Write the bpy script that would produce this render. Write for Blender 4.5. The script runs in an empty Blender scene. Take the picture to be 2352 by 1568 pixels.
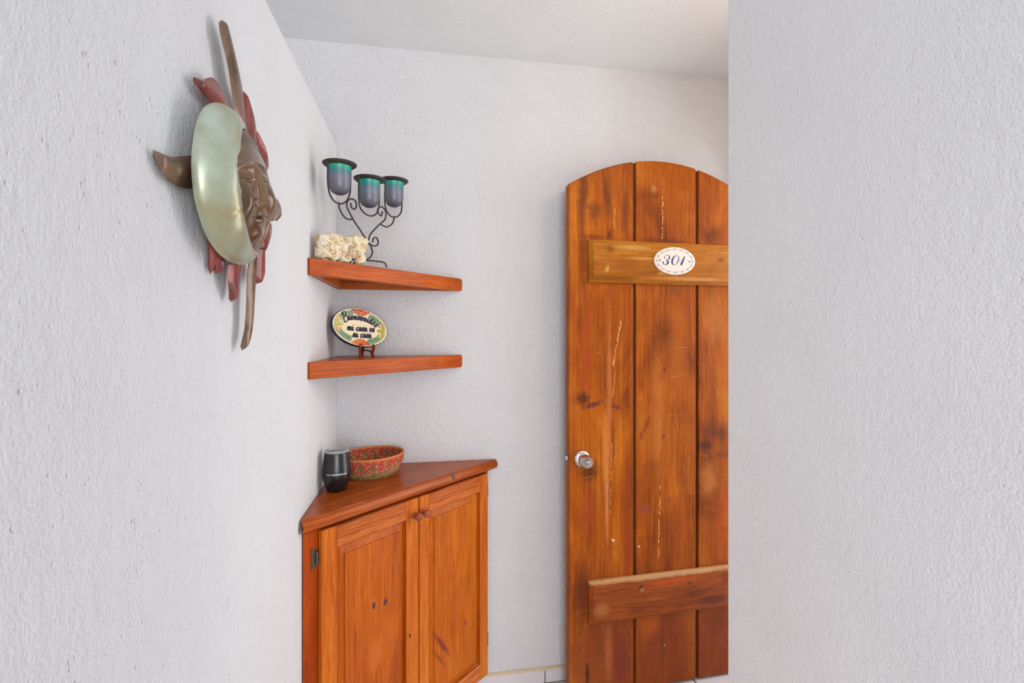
import bpy, bmesh, math, random
from math import sin, cos, pi, radians, sqrt, atan2, exp
from mathutils import Vector, Matrix, noise

random.seed(7)
SC = bpy.context.scene
COL = SC.collection

# ------------------------------------------------------------------ camera, world, lights, exposure
cam_d = bpy.data.cameras.new('camera')
cam_d.sensor_width = 36.0
cam_d.lens = 36.0 * 1135.0 / 2352.0
cam_d.shift_y = -16.0 / 2352.0
cam_d.clip_start = 0.02
cam = bpy.data.objects.new('camera', cam_d)
COL.objects.link(cam)
cam.location = (0.332, -1.94, 1.40)
cam.rotation_euler = (pi / 2, 0, radians(-9.8))
SC.camera = cam

SC.view_settings.view_transform = 'Standard'
SC.view_settings.look = 'None'
SC.view_settings.gamma = 1.0
SC.view_settings.use_curve_mapping = False
SC.view_settings.exposure = 0.0

world = bpy.data.worlds.new('sky')
SC.world = world
world.use_nodes = True
wb = world.node_tree.nodes['Background']
wb.inputs['Color'].default_value = (0.86, 0.93, 1.0, 1)
wb.inputs['Strength'].default_value = 1.0


def area(name, loc, rot, sx, sy, power, col):
    d = bpy.data.lights.new(name, 'AREA')
    d.shape = 'RECTANGLE'; d.size = sx; d.size_y = sy
    d.energy = power; d.color = col
    o = bpy.data.objects.new(name, d)
    COL.objects.link(o)
    o.location = loc; o.rotation_euler = rot
    o['kind'] = 'helper'
    return o


# daylight through the entrance the open door belongs to (east)
area('entrance_daylight', (2.75, -0.55, 1.45), (0, radians(90), 0), 2.3, 1.9, 40.0, (0.985, 0.99, 1.0))
# daylight through the large window of the living room behind the camera (south)
area('window_daylight', (0.9, -5.72, 1.35), (radians(90), 0, 0), 3.6, 2.0, 149.0, (0.905, 0.96, 1.0))
# warm lamp on the nook's ceiling, round the corner of the right wall
lamp_d = bpy.data.lights.new('nook_lamp', 'POINT')
lamp_d.energy = 5.5; lamp_d.color = (1.0, 0.83, 0.66); lamp_d.shadow_soft_size = 0.09
lamp_o = bpy.data.objects.new('nook_lamp', lamp_d)
COL.objects.link(lamp_o); lamp_o.location = (1.40, -1.0, 2.25); lamp_o['kind'] = 'helper'


# ------------------------------------------------------------------ colours and node helpers
def lin(c):
    return c / 12.92 if c <= 0.04045 else ((c + 0.055) / 1.055) ** 2.4


def rgb(r, g, b):
    return (lin(r / 255.0), lin(g / 255.0), lin(b / 255.0), 1.0)


class NT:
    def __init__(self, name):
        self.m = bpy.data.materials.new(name)
        self.m.use_nodes = True
        self.t = self.m.node_tree
        self.b = self.t.nodes['Principled BSDF']
        self.out = self.t.nodes['Material Output']

    def n(self, typ, **kw):
        x = self.t.nodes.new(typ)
        for k, v in kw.items():
            setattr(x, k, v)
        return x

    def l(self, a, b):
        self.t.links.new(a, b)

    def coords(self):
        return self.n('ShaderNodeTexCoord').outputs['Object']

    def mapping(self, vec, scale=(1, 1, 1), loc=(0, 0, 0), rot=(0, 0, 0), typ='POINT'):
        x = self.n('ShaderNodeMapping', vector_type=typ)
        x.inputs['Scale'].default_value = scale
        x.inputs['Location'].default_value = loc
        x.inputs['Rotation'].default_value = rot
        self.l(vec, x.inputs['Vector'])
        return x.outputs[0]

    def noise(self, vec, scale=5.0, detail=3.0, rough=0.5, dist=0.0):
        x = self.n('ShaderNodeTexNoise')
        x.inputs['Scale'].default_value = scale
        x.inputs['Detail'].default_value = detail
        x.inputs['Roughness'].default_value = rough
        x.inputs['Distortion'].default_value = dist
        self.l(vec, x.inputs['Vector'])
        return x.outputs['Fac']

    def voronoi(self, vec, scale, feature='F1', rnd=1.0):
        x = self.n('ShaderNodeTexVoronoi', feature=feature)
        x.inputs['Scale'].default_value = scale
        x.inputs['Randomness'].default_value = rnd
        self.l(vec, x.inputs['Vector'])
        return x.outputs['Distance']

    def ramp(self, fac, stops, interp='LINEAR'):
        x = self.n('ShaderNodeValToRGB')
        x.color_ramp.interpolation = interp
        e = x.color_ramp.elements
        while len(e) < len(stops):
            e.new(0.5)
        for i, (p, c) in enumerate(stops):
            e[i].position = p
            e[i].color = c if len(c) == 4 else (*c, 1)
        self.l(fac, x.inputs['Fac'])
        return x.outputs['Color']

    def rng(self, v, a, b, c, d, clamp=True):
        x = self.n('ShaderNodeMapRange', clamp=clamp)
        for i, q in enumerate((a, b, c, d)):
            x.inputs[i + 1].default_value = q
        self.l(v, x.inputs[0])
        return x.outputs[0]

    def math(self, op, a, b=None, clamp=False):
        x = self.n('ShaderNodeMath', operation=op, use_clamp=clamp)
        for i, q in enumerate((a, b)):
            if q is None:
                continue
            if isinstance(q, (int, float)):
                x.inputs[i].default_value = q
            else:
                self.l(q, x.inputs[i])
        return x.outputs[0]

    def vmath(self, op, a, b=None):
        x = self.n('ShaderNodeVectorMath', operation=op)
        for i, q in enumerate((a, b)):
            if q is None:
                continue
            if isinstance(q, tuple):
                x.inputs[i].default_value = q
            else:
                self.l(q, x.inputs[i])
        return x.outputs['Value'] if op == 'LENGTH' else x.outputs[0]

    def mix(self, fac, a, b, mode='MIX'):
        x = self.n('ShaderNodeMix', data_type='RGBA', blend_type=mode)
        for s, q in ((0, fac), (6, a), (7, b)):
            if isinstance(q, (int, float)):
                x.inputs[s].default_value = q
            elif isinstance(q, tuple):
                x.inputs[s].default_value = q
            else:
                self.l(q, x.inputs[s])
        return x.outputs[2]

    def bump(self, h, strength=0.5, dist=0.002, normal=None):
        x = self.n('ShaderNodeBump')
        x.inputs['Strength'].default_value = strength
        x.inputs['Distance'].default_value = dist
        self.l(h, x.inputs['Height'])
        if normal is not None:
            self.l(normal, x.inputs['Normal'])
        return x.outputs[0]

    def set(self, **kw):
        for k, v in kw.items():
            k = k.replace('_', ' ')
            s = self.b.inputs[k]
            if isinstance(v, (int, float, tuple)):
                s.default_value = v
            else:
                self.l(v, s)
        return self.m


def plain(name, col, rough=0.5, metal=0.0, var=0.0, vscale=40.0, bump=0.0, **kw):
    t = NT(name)
    if var or bump:
        c = t.coords()
        f = t.noise(c, vscale, 4, 0.6)
        d = tuple(x * (1 - var) for x in col[:3]) + (1,)
        h = tuple(min(1, x * (1 + var)) for x in col[:3]) + (1,)
        t.set(Base_Color=t.ramp(f, [(0.3, d), (0.7, h)]))
        if bump:
            t.set(Normal=t.bump(f, bump, 0.001))
    else:
        t.set(Base_Color=col)
    t.set(Roughness=rough, Metallic=metal, **kw)
    return t.m


def plaster(name, col, lump=150.0, lump_s=0.35, pits=0.0, coarse=0.0, dist=0.0024, spots=()):
    t = NT(name)
    c = t.coords()
    fine = t.noise(c, lump, 2, 0.55)
    mid = t.noise(c, lump * 0.33, 2, 0.5)
    h = t.math('ADD', t.math('MULTIPLY', fine, 1.0), t.math('MULTIPLY', mid, 0.9))
    broad = t.noise(c, 4.5, 2, 0.5)
    H = t.math('MULTIPLY', h, lump_s * dist)
    colour = t.mix(t.rng(broad, 0.35, 0.7, 0, 1), col, tuple(x * 0.965 for x in col[:3]) + (1,))
    if pits:
        sv = t.mapping(c, scale=(1, 1.15, 1.0), rot=(radians(-14), 0, 0))
        patch = t.rng(t.noise(c, 3.2, 2, 0.6), 0.38, 0.66, 0.35, 1.0)
        v1 = t.voronoi(sv, 78.0)
        m1 = t.rng(v1, 0.05, 0.22, 1.0, 0.0)
        sel = t.rng(t.noise(sv, 31.0, 2, 0.5), 0.50, 0.60, 0, 1)
        v2 = t.voronoi(sv, 150.0)
        m2 = t.rng(v2, 0.05, 0.26, 1.0, 0.0)
        sel2 = t.rng(t.noise(sv, 57.0, 2, 0.5), 0.50, 0.60, 0, 1)
        p = t.math('ADD', t.math('MULTIPLY', m1, sel), t.math('MULTIPLY', t.math('MULTIPLY', m2, sel2), 0.5))
        p = t.math('MULTIPLY', p, patch)
        H = t.math('ADD', H, t.math('MULTIPLY', p, -0.0024 * min(1.0, pits)))
    if coarse:
        cz = t.noise(t.mapping(c, scale=(1, 1, 0.72), rot=(radians(-12), 0, 0)), 30.0, 3, 0.55, 0.3)
        H = t.math('ADD', H, t.math('MULTIPLY', cz, coarse * 0.006))
    nrm = t.bump(H, 1.0, 1.0)
    for (p, r, sc) in spots:
        q = t.vmath('LENGTH', t.mapping(c, loc=p, scale=(r * 3, r * sc, r), typ='TEXTURE'))
        colour = t.mix(t.rng(q, 0.5, 1.0, 0.9, 0.0), colour, rgb(90, 85, 82))
    return t.set(Base_Color=colour, Normal=nrm, Roughness=0.85, Specular_IOR_Level=0.25)


def wood(name, axis, cols, seed=0.0, blobs=(), rough=0.38, grain=1.0, warm=0.26, cracks=0.0,
         bumpy=0.45, spec=0.14, pale=None, coat=0.0, worn=0.0):
    """cols: dark, mid, light linear colours.  blobs: (x, z, rx, rz, rot, colour, strength)."""
    t = NT(name)
    c = t.coords()
    s = {'z': (1, 1, 0.020), 'x': (0.020, 1, 1)}[axis]
    # the grain bends gently
    wob = t.noise(t.mapping(c, scale={'z': (3, 3, 0.8), 'x': (0.8, 3, 3)}[axis], loc=(seed, seed * 1.3, seed * .7)), 2.2, 2, 0.5)
    off = t.n('ShaderNodeCombineXYZ')
    w = t.math('MULTIPLY', t.math('SUBTRACT', wob, 0.5), 0.05)
    t.l(w, off.inputs[0 if axis == 'z' else 2])
    cc = t.vmath('ADD', c, off.outputs[0])
    g = t.mapping(cc, scale=s, loc=(seed, seed * 2.1, seed * 3.3))
    wide = t.noise(g, 15.0, 3, 0.55, 0.4)
    midn = t.noise(g, 185.0 * grain, 4, 0.65)
    fine = t.noise(g, 850.0 * grain, 2, 0.6)
    blot = t.noise(t.mapping(c, scale={'z': (1, 1, 0.4), 'x': (0.4, 1, 1)}[axis], loc=(seed * 5, 0, seed)), 6.0, 3, 0.6, 0.8)
    f = t.math('ADD', t.math('MULTIPLY', wide, 0.26), t.math('MULTIPLY', midn, 0.40))
    f = t.math('ADD', f, t.math('MULTIPLY', fine, 0.30))
    f = t.math('ADD', f, t.math('MULTIPLY', blot, warm))
    tot = 0.96 + warm
    f = t.math('DIVIDE', f, tot)
    speck = t.noise(c, 900.0, 2, 0.6)
    f = t.math('ADD', f, t.math('MULTIPLY', t.math('SUBTRACT', speck, 0.5), 0.12))
    col = t.ramp(f, [(0.375, cols[0]), (0.50, cols[1]), (0.63, cols[2])])
    if worn:
        # pale streaks along the grain; on the door planks, rubbed wear
        ws = t.noise(t.mapping(cc, scale=s, loc=(seed * 9, 1, 2)), 90.0, 3, 0.6)
        wp = t.noise(t.mapping(c, scale=(1.4, 1, 0.5), loc=(seed, 4, seed)), 5.0, 2, 0.5)
        m = t.math('MULTIPLY', t.rng(ws, 0.56, 0.70, 0, 1), t.rng(wp, 0.45, 0.65, 0, 1))
        col = t.mix(t.math('MULTIPLY', m, worn), col, pale or rgb(206, 134, 58))
    if cracks:
        pores = t.rng(t.noise(t.mapping(cc, scale=s, loc=(4, seed, 1)), 650.0, 1, 0.5), 0.60, 0.72, 0, cracks)
        col = t.mix(pores, col, tuple(x * 0.35 for x in cols[0][:3]) + (1,))
    jn = t.noise(c, 38.0, 3, 0.6)
    for (bx, bz, rx, rz, rot, bc, st) in blobs:
        q = t.vmath('LENGTH', t.vmath('MULTIPLY', t.mapping(c, loc=(bx, 0, bz), scale=(rx, 1, rz), rot=(0, rot, 0), typ='TEXTURE'), (1, 0, 1)))
        q = t.math('ADD', q, t.math('MULTIPLY', t.math('SUBTRACT', jn, 0.5), 0.9))
        q = t.math('ADD', q, t.math('MULTIPLY', t.math('SUBTRACT', midn, 0.5), 0.8))
        col = t.mix(t.rng(q, 0.35, 1.1, st, 0.0), col, bc)
    nrm = t.bump(t.math('ADD', fine, midn), bumpy, 0.0007)
    r = t.rng(midn, 0.3, 0.7, rough - 0.06, rough + 0.10)
    t.set(Base_Color=col, Roughness=r, Normal=nrm, Specular_IOR_Level=spec)
    if coat:
        t.set(Coat_Weight=coat * 0.4, Coat_Roughness=0.18)
    return t.m


# ------------------------------------------------------------------ mesh helpers
def finish(bm, smooth=None):
    bmesh.ops.recalc_face_normals(bm, faces=bm.faces)
    if smooth is not None:
        for f in bm.faces:
            f.smooth = True


def obj(name, bm, mats, parent=None, smooth=False, bevel=0.0, seg=2, loc=None, rot=None, angle=35, recalc=True):
    if recalc:
        bmesh.ops.recalc_face_normals(bm, faces=bm.faces)
    me = bpy.data.meshes.new(name)
    for f in bm.faces:
        f.smooth = bool(smooth or bevel)
    bm.to_mesh(me); bm.free()
    if not isinstance(mats, (list, tuple)):
        mats = [mats]
    for m in mats:
        me.materials.append(m)
    if smooth or bevel:
        try:
            me.set_sharp_from_angle(angle=radians(angle if not bevel else 50))
        except Exception:
            pass
    o = bpy.data.objects.new(name, me)
    COL.objects.link(o)
    if parent is not None:
        o.parent = parent
    if loc is not None:
        o.location = loc
    if rot is not None:
        o.rotation_euler = rot
    if bevel:
        md = o.modifiers.new('bevel', 'BEVEL')
        md.width = bevel; md.segments = seg; md.limit_method = 'ANGLE'; md.angle_limit = radians(40)
        md.harden_normals = False
    return o


def tag(o, label=None, cat=None, group=None, kind=None):
    if label: o['label'] = label
    if cat: o['category'] = cat
    if group: o['group'] = group
    if kind: o['kind'] = kind
    return o


def empty(name, loc, rotz=0.0, rot=None):
    o = bpy.data.objects.new(name, None)
    COL.objects.link(o)
    o.empty_display_size = 0.05
    o.location = loc
    o.rotation_euler = rot if rot else (0, 0, rotz)
    return o


def box(bm, x0, x1, y0, y1, z0, z1, mi=0):
    vs = [bm.verts.new((x, y, z)) for z in (z0, z1) for y in (y0, y1) for x in (x0, x1)]
    for q in ((0, 2, 3, 1), (4, 5, 7, 6), (0, 1, 5, 4), (2, 6, 7, 3), (0, 4, 6, 2), (1, 3, 7, 5)):
        f = bm.faces.new([vs[i] for i in q]); f.material_index = mi
    return vs


def prism(bm, pts, a, b, plane='xy', mi=0):
    """extrude polygon pts between a and b along the axis normal to plane."""
    def p(u, v, w):
        return {'xy': (u, v, w), 'xz': (u, w, v), 'yz': (w, u, v)}[plane]
    A = [bm.verts.new(p(u, v, a)) for u, v in pts]
    B = [bm.verts.new(p(u, v, b)) for u, v in pts]
    n = len(pts)
    fs = [bm.faces.new(A), bm.faces.new(list(reversed(B)))]
    for i in range(n):
        fs.append(bm.faces.new((A[i], A[(i + 1) % n], B[(i + 1) % n], B[i])))
    for f in fs:
        f.material_index = mi
    return A, B


def lathe(bm, prof, seg=48, axis='z', center=(0, 0, 0), sx=1.0, sy=1.0, mi=0, close=False):
    rings = []
    for (r, h) in prof:
        ring = []
        for k in range(seg):
            a = 2 * pi * k / seg
            u, v = r * cos(a) * sx, r * sin(a) * sy
            p = {'z': (u, v, h), 'y': (u, h, v), 'x': (h, u, v)}[axis]
            ring.append(bm.verts.new(tuple(c + q for c, q in zip(center, p))))
        rings.append(ring)
    rg = range(len(rings)) if close else range(len(rings) - 1)
    for i in rg:
        A, B = rings[i], rings[(i + 1) % len(rings)]
        for k in range(seg):
            f = bm.faces.new((A[k], A[(k + 1) % seg], B[(k + 1) % seg], B[k]))
            f.material_index = mi
    if not close:
        for ring in (rings[0], rings[-1]):
            f = bm.faces.new(ring); f.material_index = mi
    return rings


def catmull(P, n=8):
    P = [Vector(p) for p in P]
    if len(P) < 3:
        return P
    out = []
    for i in range(len(P) - 1):
        p0 = P[i - 1] if i else P[0] * 2 - P[1]
        p3 = P[i + 2] if i + 2 < len(P) else P[-1] * 2 - P[-2]
        p1, p2 = P[i], P[i + 1]
        for k in range(n):
            t = k / n
            out.append(0.5 * ((2 * p1) + (p2 - p0) * t + (2 * p0 - 5 * p1 + 4 * p2 - p3) * t * t + (3 * p1 - p0 - 3 * p2 + p3) * t ** 3))
    out.append(P[-1])
    return out


def tube(bm, pts, r, seg=8, mi=0, cap=True):
    pts = [Vector(p) for p in pts]
    n = len(pts)
    rad = r if isinstance(r, (list, tuple)) else [r] * n
    up = None
    rings = []
    for i in range(n):
        d = (pts[min(i + 1, n - 1)] - pts[max(i - 1, 0)])
        if d.length < 1e-9:
            d = Vector((0, 0, 1))
        d.normalize()
        if up is None:
            up = d.orthogonal().normalized()
        else:
            up = (up - d * up.dot(d))
            up = up.normalized() if up.length > 1e-6 else d.orthogonal().normalized()
        sd = d.cross(up)
        rings.append([bm.verts.new(pts[i] + (up * cos(2 * pi * k / seg) + sd * sin(2 * pi * k / seg)) * rad[i]) for k in range(seg)])
    for A, B in zip(rings, rings[1:]):
        for k in range(seg):
            f = bm.faces.new((A[k], A[(k + 1) % seg], B[(k + 1) % seg], B[k])); f.material_index = mi
    if cap:
        for R in (rings[0], rings[-1]):
            f = bm.faces.new(R); f.material_index = mi


def ribbon(bm, pts, widths, depth, top=0.0, mi=0, frame=None):
    """flat painted stroke in the local x/z plane at y = -top, with a little thickness; frame maps (u,v)->3D."""
    pts = [Vector((p[0], p[1])) for p in pts]
    n = len(pts)
    if isinstance(widths, (int, float)):
        widths = [widths] * n
    fr = frame or (lambda u, v, h: (u, -h, v))
    rows = []
    for i in range(n):
        d = pts[min(i + 1, n - 1)] - pts[max(i - 1, 0)]
        if d.length < 1e-9:
            d = Vector((1, 0))
        d.normalize()
        nn = Vector((-d.y, d.x)) * widths[i] * 0.5
        a, b = pts[i] + nn, pts[i] - nn
        rows.append([bm.verts.new(fr(a.x, a.y, top)), bm.verts.new(fr(a.x, a.y, top + depth)),
                     bm.verts.new(fr(b.x, b.y, top + depth)), bm.verts.new(fr(b.x, b.y, top))])
    for A, B in zip(rows, rows[1:]):
        for k in range(4):
            f = bm.faces.new((A[k], A[(k + 1) % 4], B[(k + 1) % 4], B[k])); f.material_index = mi
    for R in (rows[0], rows[-1]):
        f = bm.faces.new(R); f.material_index = mi


def disc2(bm, cx, cz, rx, rz, rot, depth, top, mi=0, seg=20, frame=None, leaf=False):
    fr = frame or (lambda u, v, h: (u, -h, v))
    T, Bt = [], []
    for k in range(seg):
        a = 2 * pi * k / seg
        u, v = rx * cos(a), rz * sin(a)
        if leaf:
            v *= (1 - 0.75 * abs(cos(a)) ** 3)
        x = cx + u * cos(rot) - v * sin(rot)
        z = cz + u * sin(rot) + v * cos(rot)
        T.append(bm.verts.new(fr(x, z, top + depth))); Bt.append(bm.verts.new(fr(x, z, top)))
    f = bm.faces.new(T); f.material_index = mi
    for k in range(seg):
        f = bm.faces.new((T[k], T[(k + 1) % seg], Bt[(k + 1) % seg], Bt[k])); f.material_index = mi


# ------------------------------------------------------------------ the setting
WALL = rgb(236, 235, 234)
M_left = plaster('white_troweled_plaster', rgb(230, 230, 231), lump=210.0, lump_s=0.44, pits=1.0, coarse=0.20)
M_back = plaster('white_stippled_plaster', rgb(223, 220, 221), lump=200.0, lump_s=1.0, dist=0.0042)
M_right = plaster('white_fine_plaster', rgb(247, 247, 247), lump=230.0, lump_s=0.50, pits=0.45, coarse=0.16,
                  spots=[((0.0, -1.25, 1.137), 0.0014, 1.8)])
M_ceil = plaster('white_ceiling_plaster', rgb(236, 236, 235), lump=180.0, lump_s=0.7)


def wallbox(name, x0, x1, y0, y1, z0, z1, mat, bevel=0.0, seg=3):
    bm = bmesh.new()
    box(bm, x0, x1, y0, y1, z0, z1)
    o = obj(name, bm, mat, bevel=bevel, seg=seg)
    return tag(o, kind='structure')


XE = 1.66          # east wall with the entrance
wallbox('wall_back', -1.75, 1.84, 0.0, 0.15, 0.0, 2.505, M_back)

# partition on the left: a wall that stops short of the ceiling, its top edge softly rounded
bm = bmesh.new()
prism(bm, [(-2.6, 0.0), (0.0, 0.0), (0.0, 2.115), (-2.6, 2.088)], -0.13, 0.0, plane='yz')
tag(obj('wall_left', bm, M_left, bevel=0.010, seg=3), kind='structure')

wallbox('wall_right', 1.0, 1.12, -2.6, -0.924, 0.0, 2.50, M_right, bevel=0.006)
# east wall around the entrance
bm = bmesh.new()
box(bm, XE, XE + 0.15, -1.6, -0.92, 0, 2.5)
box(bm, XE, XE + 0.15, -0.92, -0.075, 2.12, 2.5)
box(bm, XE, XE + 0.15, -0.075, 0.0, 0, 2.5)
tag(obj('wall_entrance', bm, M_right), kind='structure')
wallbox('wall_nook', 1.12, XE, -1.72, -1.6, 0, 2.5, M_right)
wallbox('wall_stair', -1.75, -1.6, -6.0, 0.0, 0, 2.505, M_left)
wallbox('wall_east', 3.4, 3.55, -6.0, -2.6, 0, 2.5, M_right)
wallbox('wall_divider', 1.12, 3.4, -2.72, -2.6, 0, 2.5, M_right)
bm = bmesh.new()
box(bm, -1.6, -0.95, -6.15, -6.0, 0, 2.5)
box(bm, 2.75, 3.4, -6.15, -6.0, 0, 2.5)
box(bm, -0.95, 2.75, -6.15, -6.0, 0, 0.3)
box(bm, -0.95, 2.75, -6.15, -6.0, 2.4, 2.5)
tag(obj('wall_window', bm, M_right), kind='structure')
wallbox('ceiling', -1.75, 3.55, -6.15, 0.15, 2.495, 2.65, M_ceil)

# tiled floor
t = NT('white_floor_tile')
c = t.coords()
br = t.n('ShaderNodeTexBrick', offset=0.0, offset_frequency=2)
br.inputs['Scale'].default_value = 1.0
br.inputs['Brick Width'].default_value = 0.33
br.inputs['Row Height'].default_value = 0.33
br.inputs['Mortar Size'].default_value = 0.0045
br.inputs['Mortar Smooth'].default_value = 0.2
br.inputs['Color1'].default_value = rgb(226, 220, 222)
br.inputs['Color2'].default_value = rgb(218, 212, 214)
br.inputs['Mortar'].default_value = rgb(118, 110, 108)
t.l(t.mapping(c, loc=(-1.399 + 0.33 * 5, 0.0, 0)), br.inputs['Vector'])
t.set(Base_Color=br.outputs['Color'], Roughness=t.rng(br.outputs['Fac'], 0, 1, 0.22, 0.8), Normal=t.bump(br.outputs['Fac'], 0.6, -0.001))
bm = bmesh.new()
box(bm, -1.75, 3.55, -6.15, 0.15, -0.12, 0.0)
tag(obj('floor', bm, t.m), kind='structure')
M_tile = plain('white_skirting_tile', rgb(222, 214, 216), 0.25, var=0.03, vscale=9)
M_grout = plain('dark_tile_grout', rgb(120, 110, 106), 0.9, var=0.1)
M_buff = plain('buff_grout', rgb(214, 196, 166), 0.85, var=0.08, vscale=60)
# skirting tiles along the back wall: grout bed, tiles, buff capping line
sk = empty('baseboard_back', (0, 0, 0)); tag(sk, kind='structure')
bm = bmesh.new(); box(bm, 0.0, XE, -0.007, 0, 0.0, 0.055); obj('grout_bed', bm, M_grout, sk)
bm = bmesh.new()
x = 0.80 - 0.33 * 2
xs = []
while x < XE:
    a, b = max(0.0, x + 0.002), min(XE, x + 0.328)
    box(bm, a, b, -0.010, -0.001, 0.005, 0.053); x += 0.33
obj('skirting_tile', bm, M_tile, sk, bevel=0.001)
bm = bmesh.new(); prism(bm, [(0, 0.053), (-0.010, 0.053), (-0.009, 0.060), (-0.002, 0.064), (0, 0.064)], 0.0, XE, plane='yz')
obj('grout_cap', bm, M_buff, sk)

# ------------------------------------------------------------------ woods
C_cab = (rgb(140, 58, 10), rgb(182, 84, 16), rgb(210, 116, 34))
C_cab2 = (rgb(148, 64, 10), rgb(194, 94, 20), rgb(224, 134, 48))
C_top = (rgb(122, 48, 8), rgb(164, 72, 14), rgb(198, 106, 36))
C_shelf = (rgb(132, 52, 8), rgb(178, 76, 14), rgb(212, 114, 36))
C_door = (rgb(108, 46, 4), rgb(164, 79, 6), rgb(200, 112, 22))
C_bat = (rgb(124, 66, 10), rgb(172, 100, 22), rgb(206, 138, 52))
DK = rgb(64, 30, 14); KN = rgb(70, 48, 52); RD = rgb(116, 44, 28)

# ------------------------------------------------------------------ corner cabinet
CABROT = radians(43.12)
cab = empty('corner_cabinet', (0.0, -0.560, 0.0), CABROT)
tag(cab, 'orange-brown varnished pine corner cabinet with two panelled doors', 'cabinet')
LN = 0.8193
# corner of the room in the cabinet's frame
cx = 0.560 * sin(CABROT); cy = 0.560 * cos(CABROT)


def tri(y, inset=0.0):
    """triangle between the front line (at depth y) and the room corner, kept clear of the walls."""
    e = inset
    # left wall line: from (0,0) to corner; right wall line: from (LN,0) to corner
    lx = cx * (y / cy) + e; rx = LN + (cx - LN) * (y / cy) - e
    return lx, rx


WG = 0.003
# carcass: face frame and sides
M_frame = wood('cabinet_frame_pine', 'z', (rgb(132, 46, 6), rgb(170, 66, 10), rgb(192, 86, 18)), 1.7)
lx, rx = tri(0.018, 0.004)
lx2, rx2 = tri(0.038, 0.004)
for q_ in ([(lx, 0.018), (lx + 0.046, 0.018), (lx + 0.046, 0.038), (lx2, 0.038)], [(rx - 0.034, 0.018), (rx, 0.018), (rx2, 0.038), (rx - 0.034, 0.038)]):
    bm = bmesh.new()
    prism(bm, q_, 0.066, 0.866, plane='xy')
    obj('frame_post', bm, M_frame, cab, bevel=0.0015)
M_frame_h = wood('cabinet_rail_pine', 'x', (rgb(112, 40, 8), rgb(146, 56, 12), rgb(172, 76, 20)), 2.7)
for a_, b_ in ((0.835, 0.866), (0.066, 0.10)):
    bm = bmesh.new()
    box(bm, lx + 0.046, rx - 0.034, 0.0185, 0.038, a_, b_)
    obj('frame_rail', bm, M_frame_h, cab)
bm = bmesh.new()
l2, r2 = tri(0.039, 0.004)
prism(bm, [(l2, 0.039), (r2, 0.039), (cx, cy - 0.007)], 0.067, 0.865, plane='xy')
obj('carcass', bm, M_frame, cab)
bm = bmesh.new()
l3, r3 = tri(0.085, 0.012)
prism(bm, [(l3, 0.085), (r3, 0.085), (cx, cy - 0.03)], 0.001, 0.0665, plane='xy')
obj('plinth', bm, M_frame, cab)
# top slab with a rounded front edge
M_top = wood('cabinet_top_pine', 'x', C_top, 5.1, blobs=[
    (0.572, 0.0, 0.004, 0.4, 0, KN, 0.0)], rough=0.26, cracks=0.55, bumpy=0.3, coat=0.35, worn=0.45, pale=rgb(222, 148, 78))
bm = bmesh.new()
prof = [(-0.002, 0.872), (-0.012, 0.876), (-0.0165, 0.884), (-0.0165, 0.892), (-0.012, 0.902), (-0.003, 0.908)]
rings = []
for (y, z) in prof:
    if y < 0:
        a, b = 0.000 + (-y) * 0.05, LN - 0.000 - (-y) * 0.05
    else:
        a, b = tri(y, WG)
    rings.append((bm.verts.new((a + 0.002, y, z)), bm.verts.new((b - 0.002, y, z))))
cl_t = bm.verts.new((cx, cy - 0.006, 0.908)); cl_b = bm.verts.new((cx, cy - 0.006, 0.872))
for A, B in zip(rings, rings[1:]):
    bm.faces.new((A[0], A[1], B[1], B[0]))
bm.faces.new((rings[-1][0], rings[-1][1], cl_t))
bm.faces.new((rings[0][0], cl_b, rings[0][1]))
bm.faces.new([r[0] for r in rings] + [cl_t, cl_b])
bm.faces.new([r[1] for r in reversed(rings)] + [cl_b, cl_t])
obj('cabinet_top', bm, M_top, cab, smooth=True, angle=32)
# ink-dark knot on the nosing
bm = bmesh.new()
disc2(bm, 0.570, 0.893, 0.005, 0.009, 0.1, 0.0006, 0.0162, seg=12)
disc2(bm, 0.566, 0.9035, 0.010, 0.0022, 0.05, 0.0006, 0.0125, seg=12)
obj('knot', bm, plain('blue_black_knot', rgb(74, 56, 66), 0.5), cab)
# cove under the slab
bm = bmesh.new()
a, b = tri(0.0, 0.006)
prism(bm, [(0.020, 0.862), (0.014, 0.862), (0.010, 0.866), (0.003, 0.869), (0.000, 0.872), (0.020, 0.872)], a + 0.016, b - 0.016, plane='yz')
obj('cove_moulding', bm, M_frame_h, cab, smooth=True, angle=60)

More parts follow.
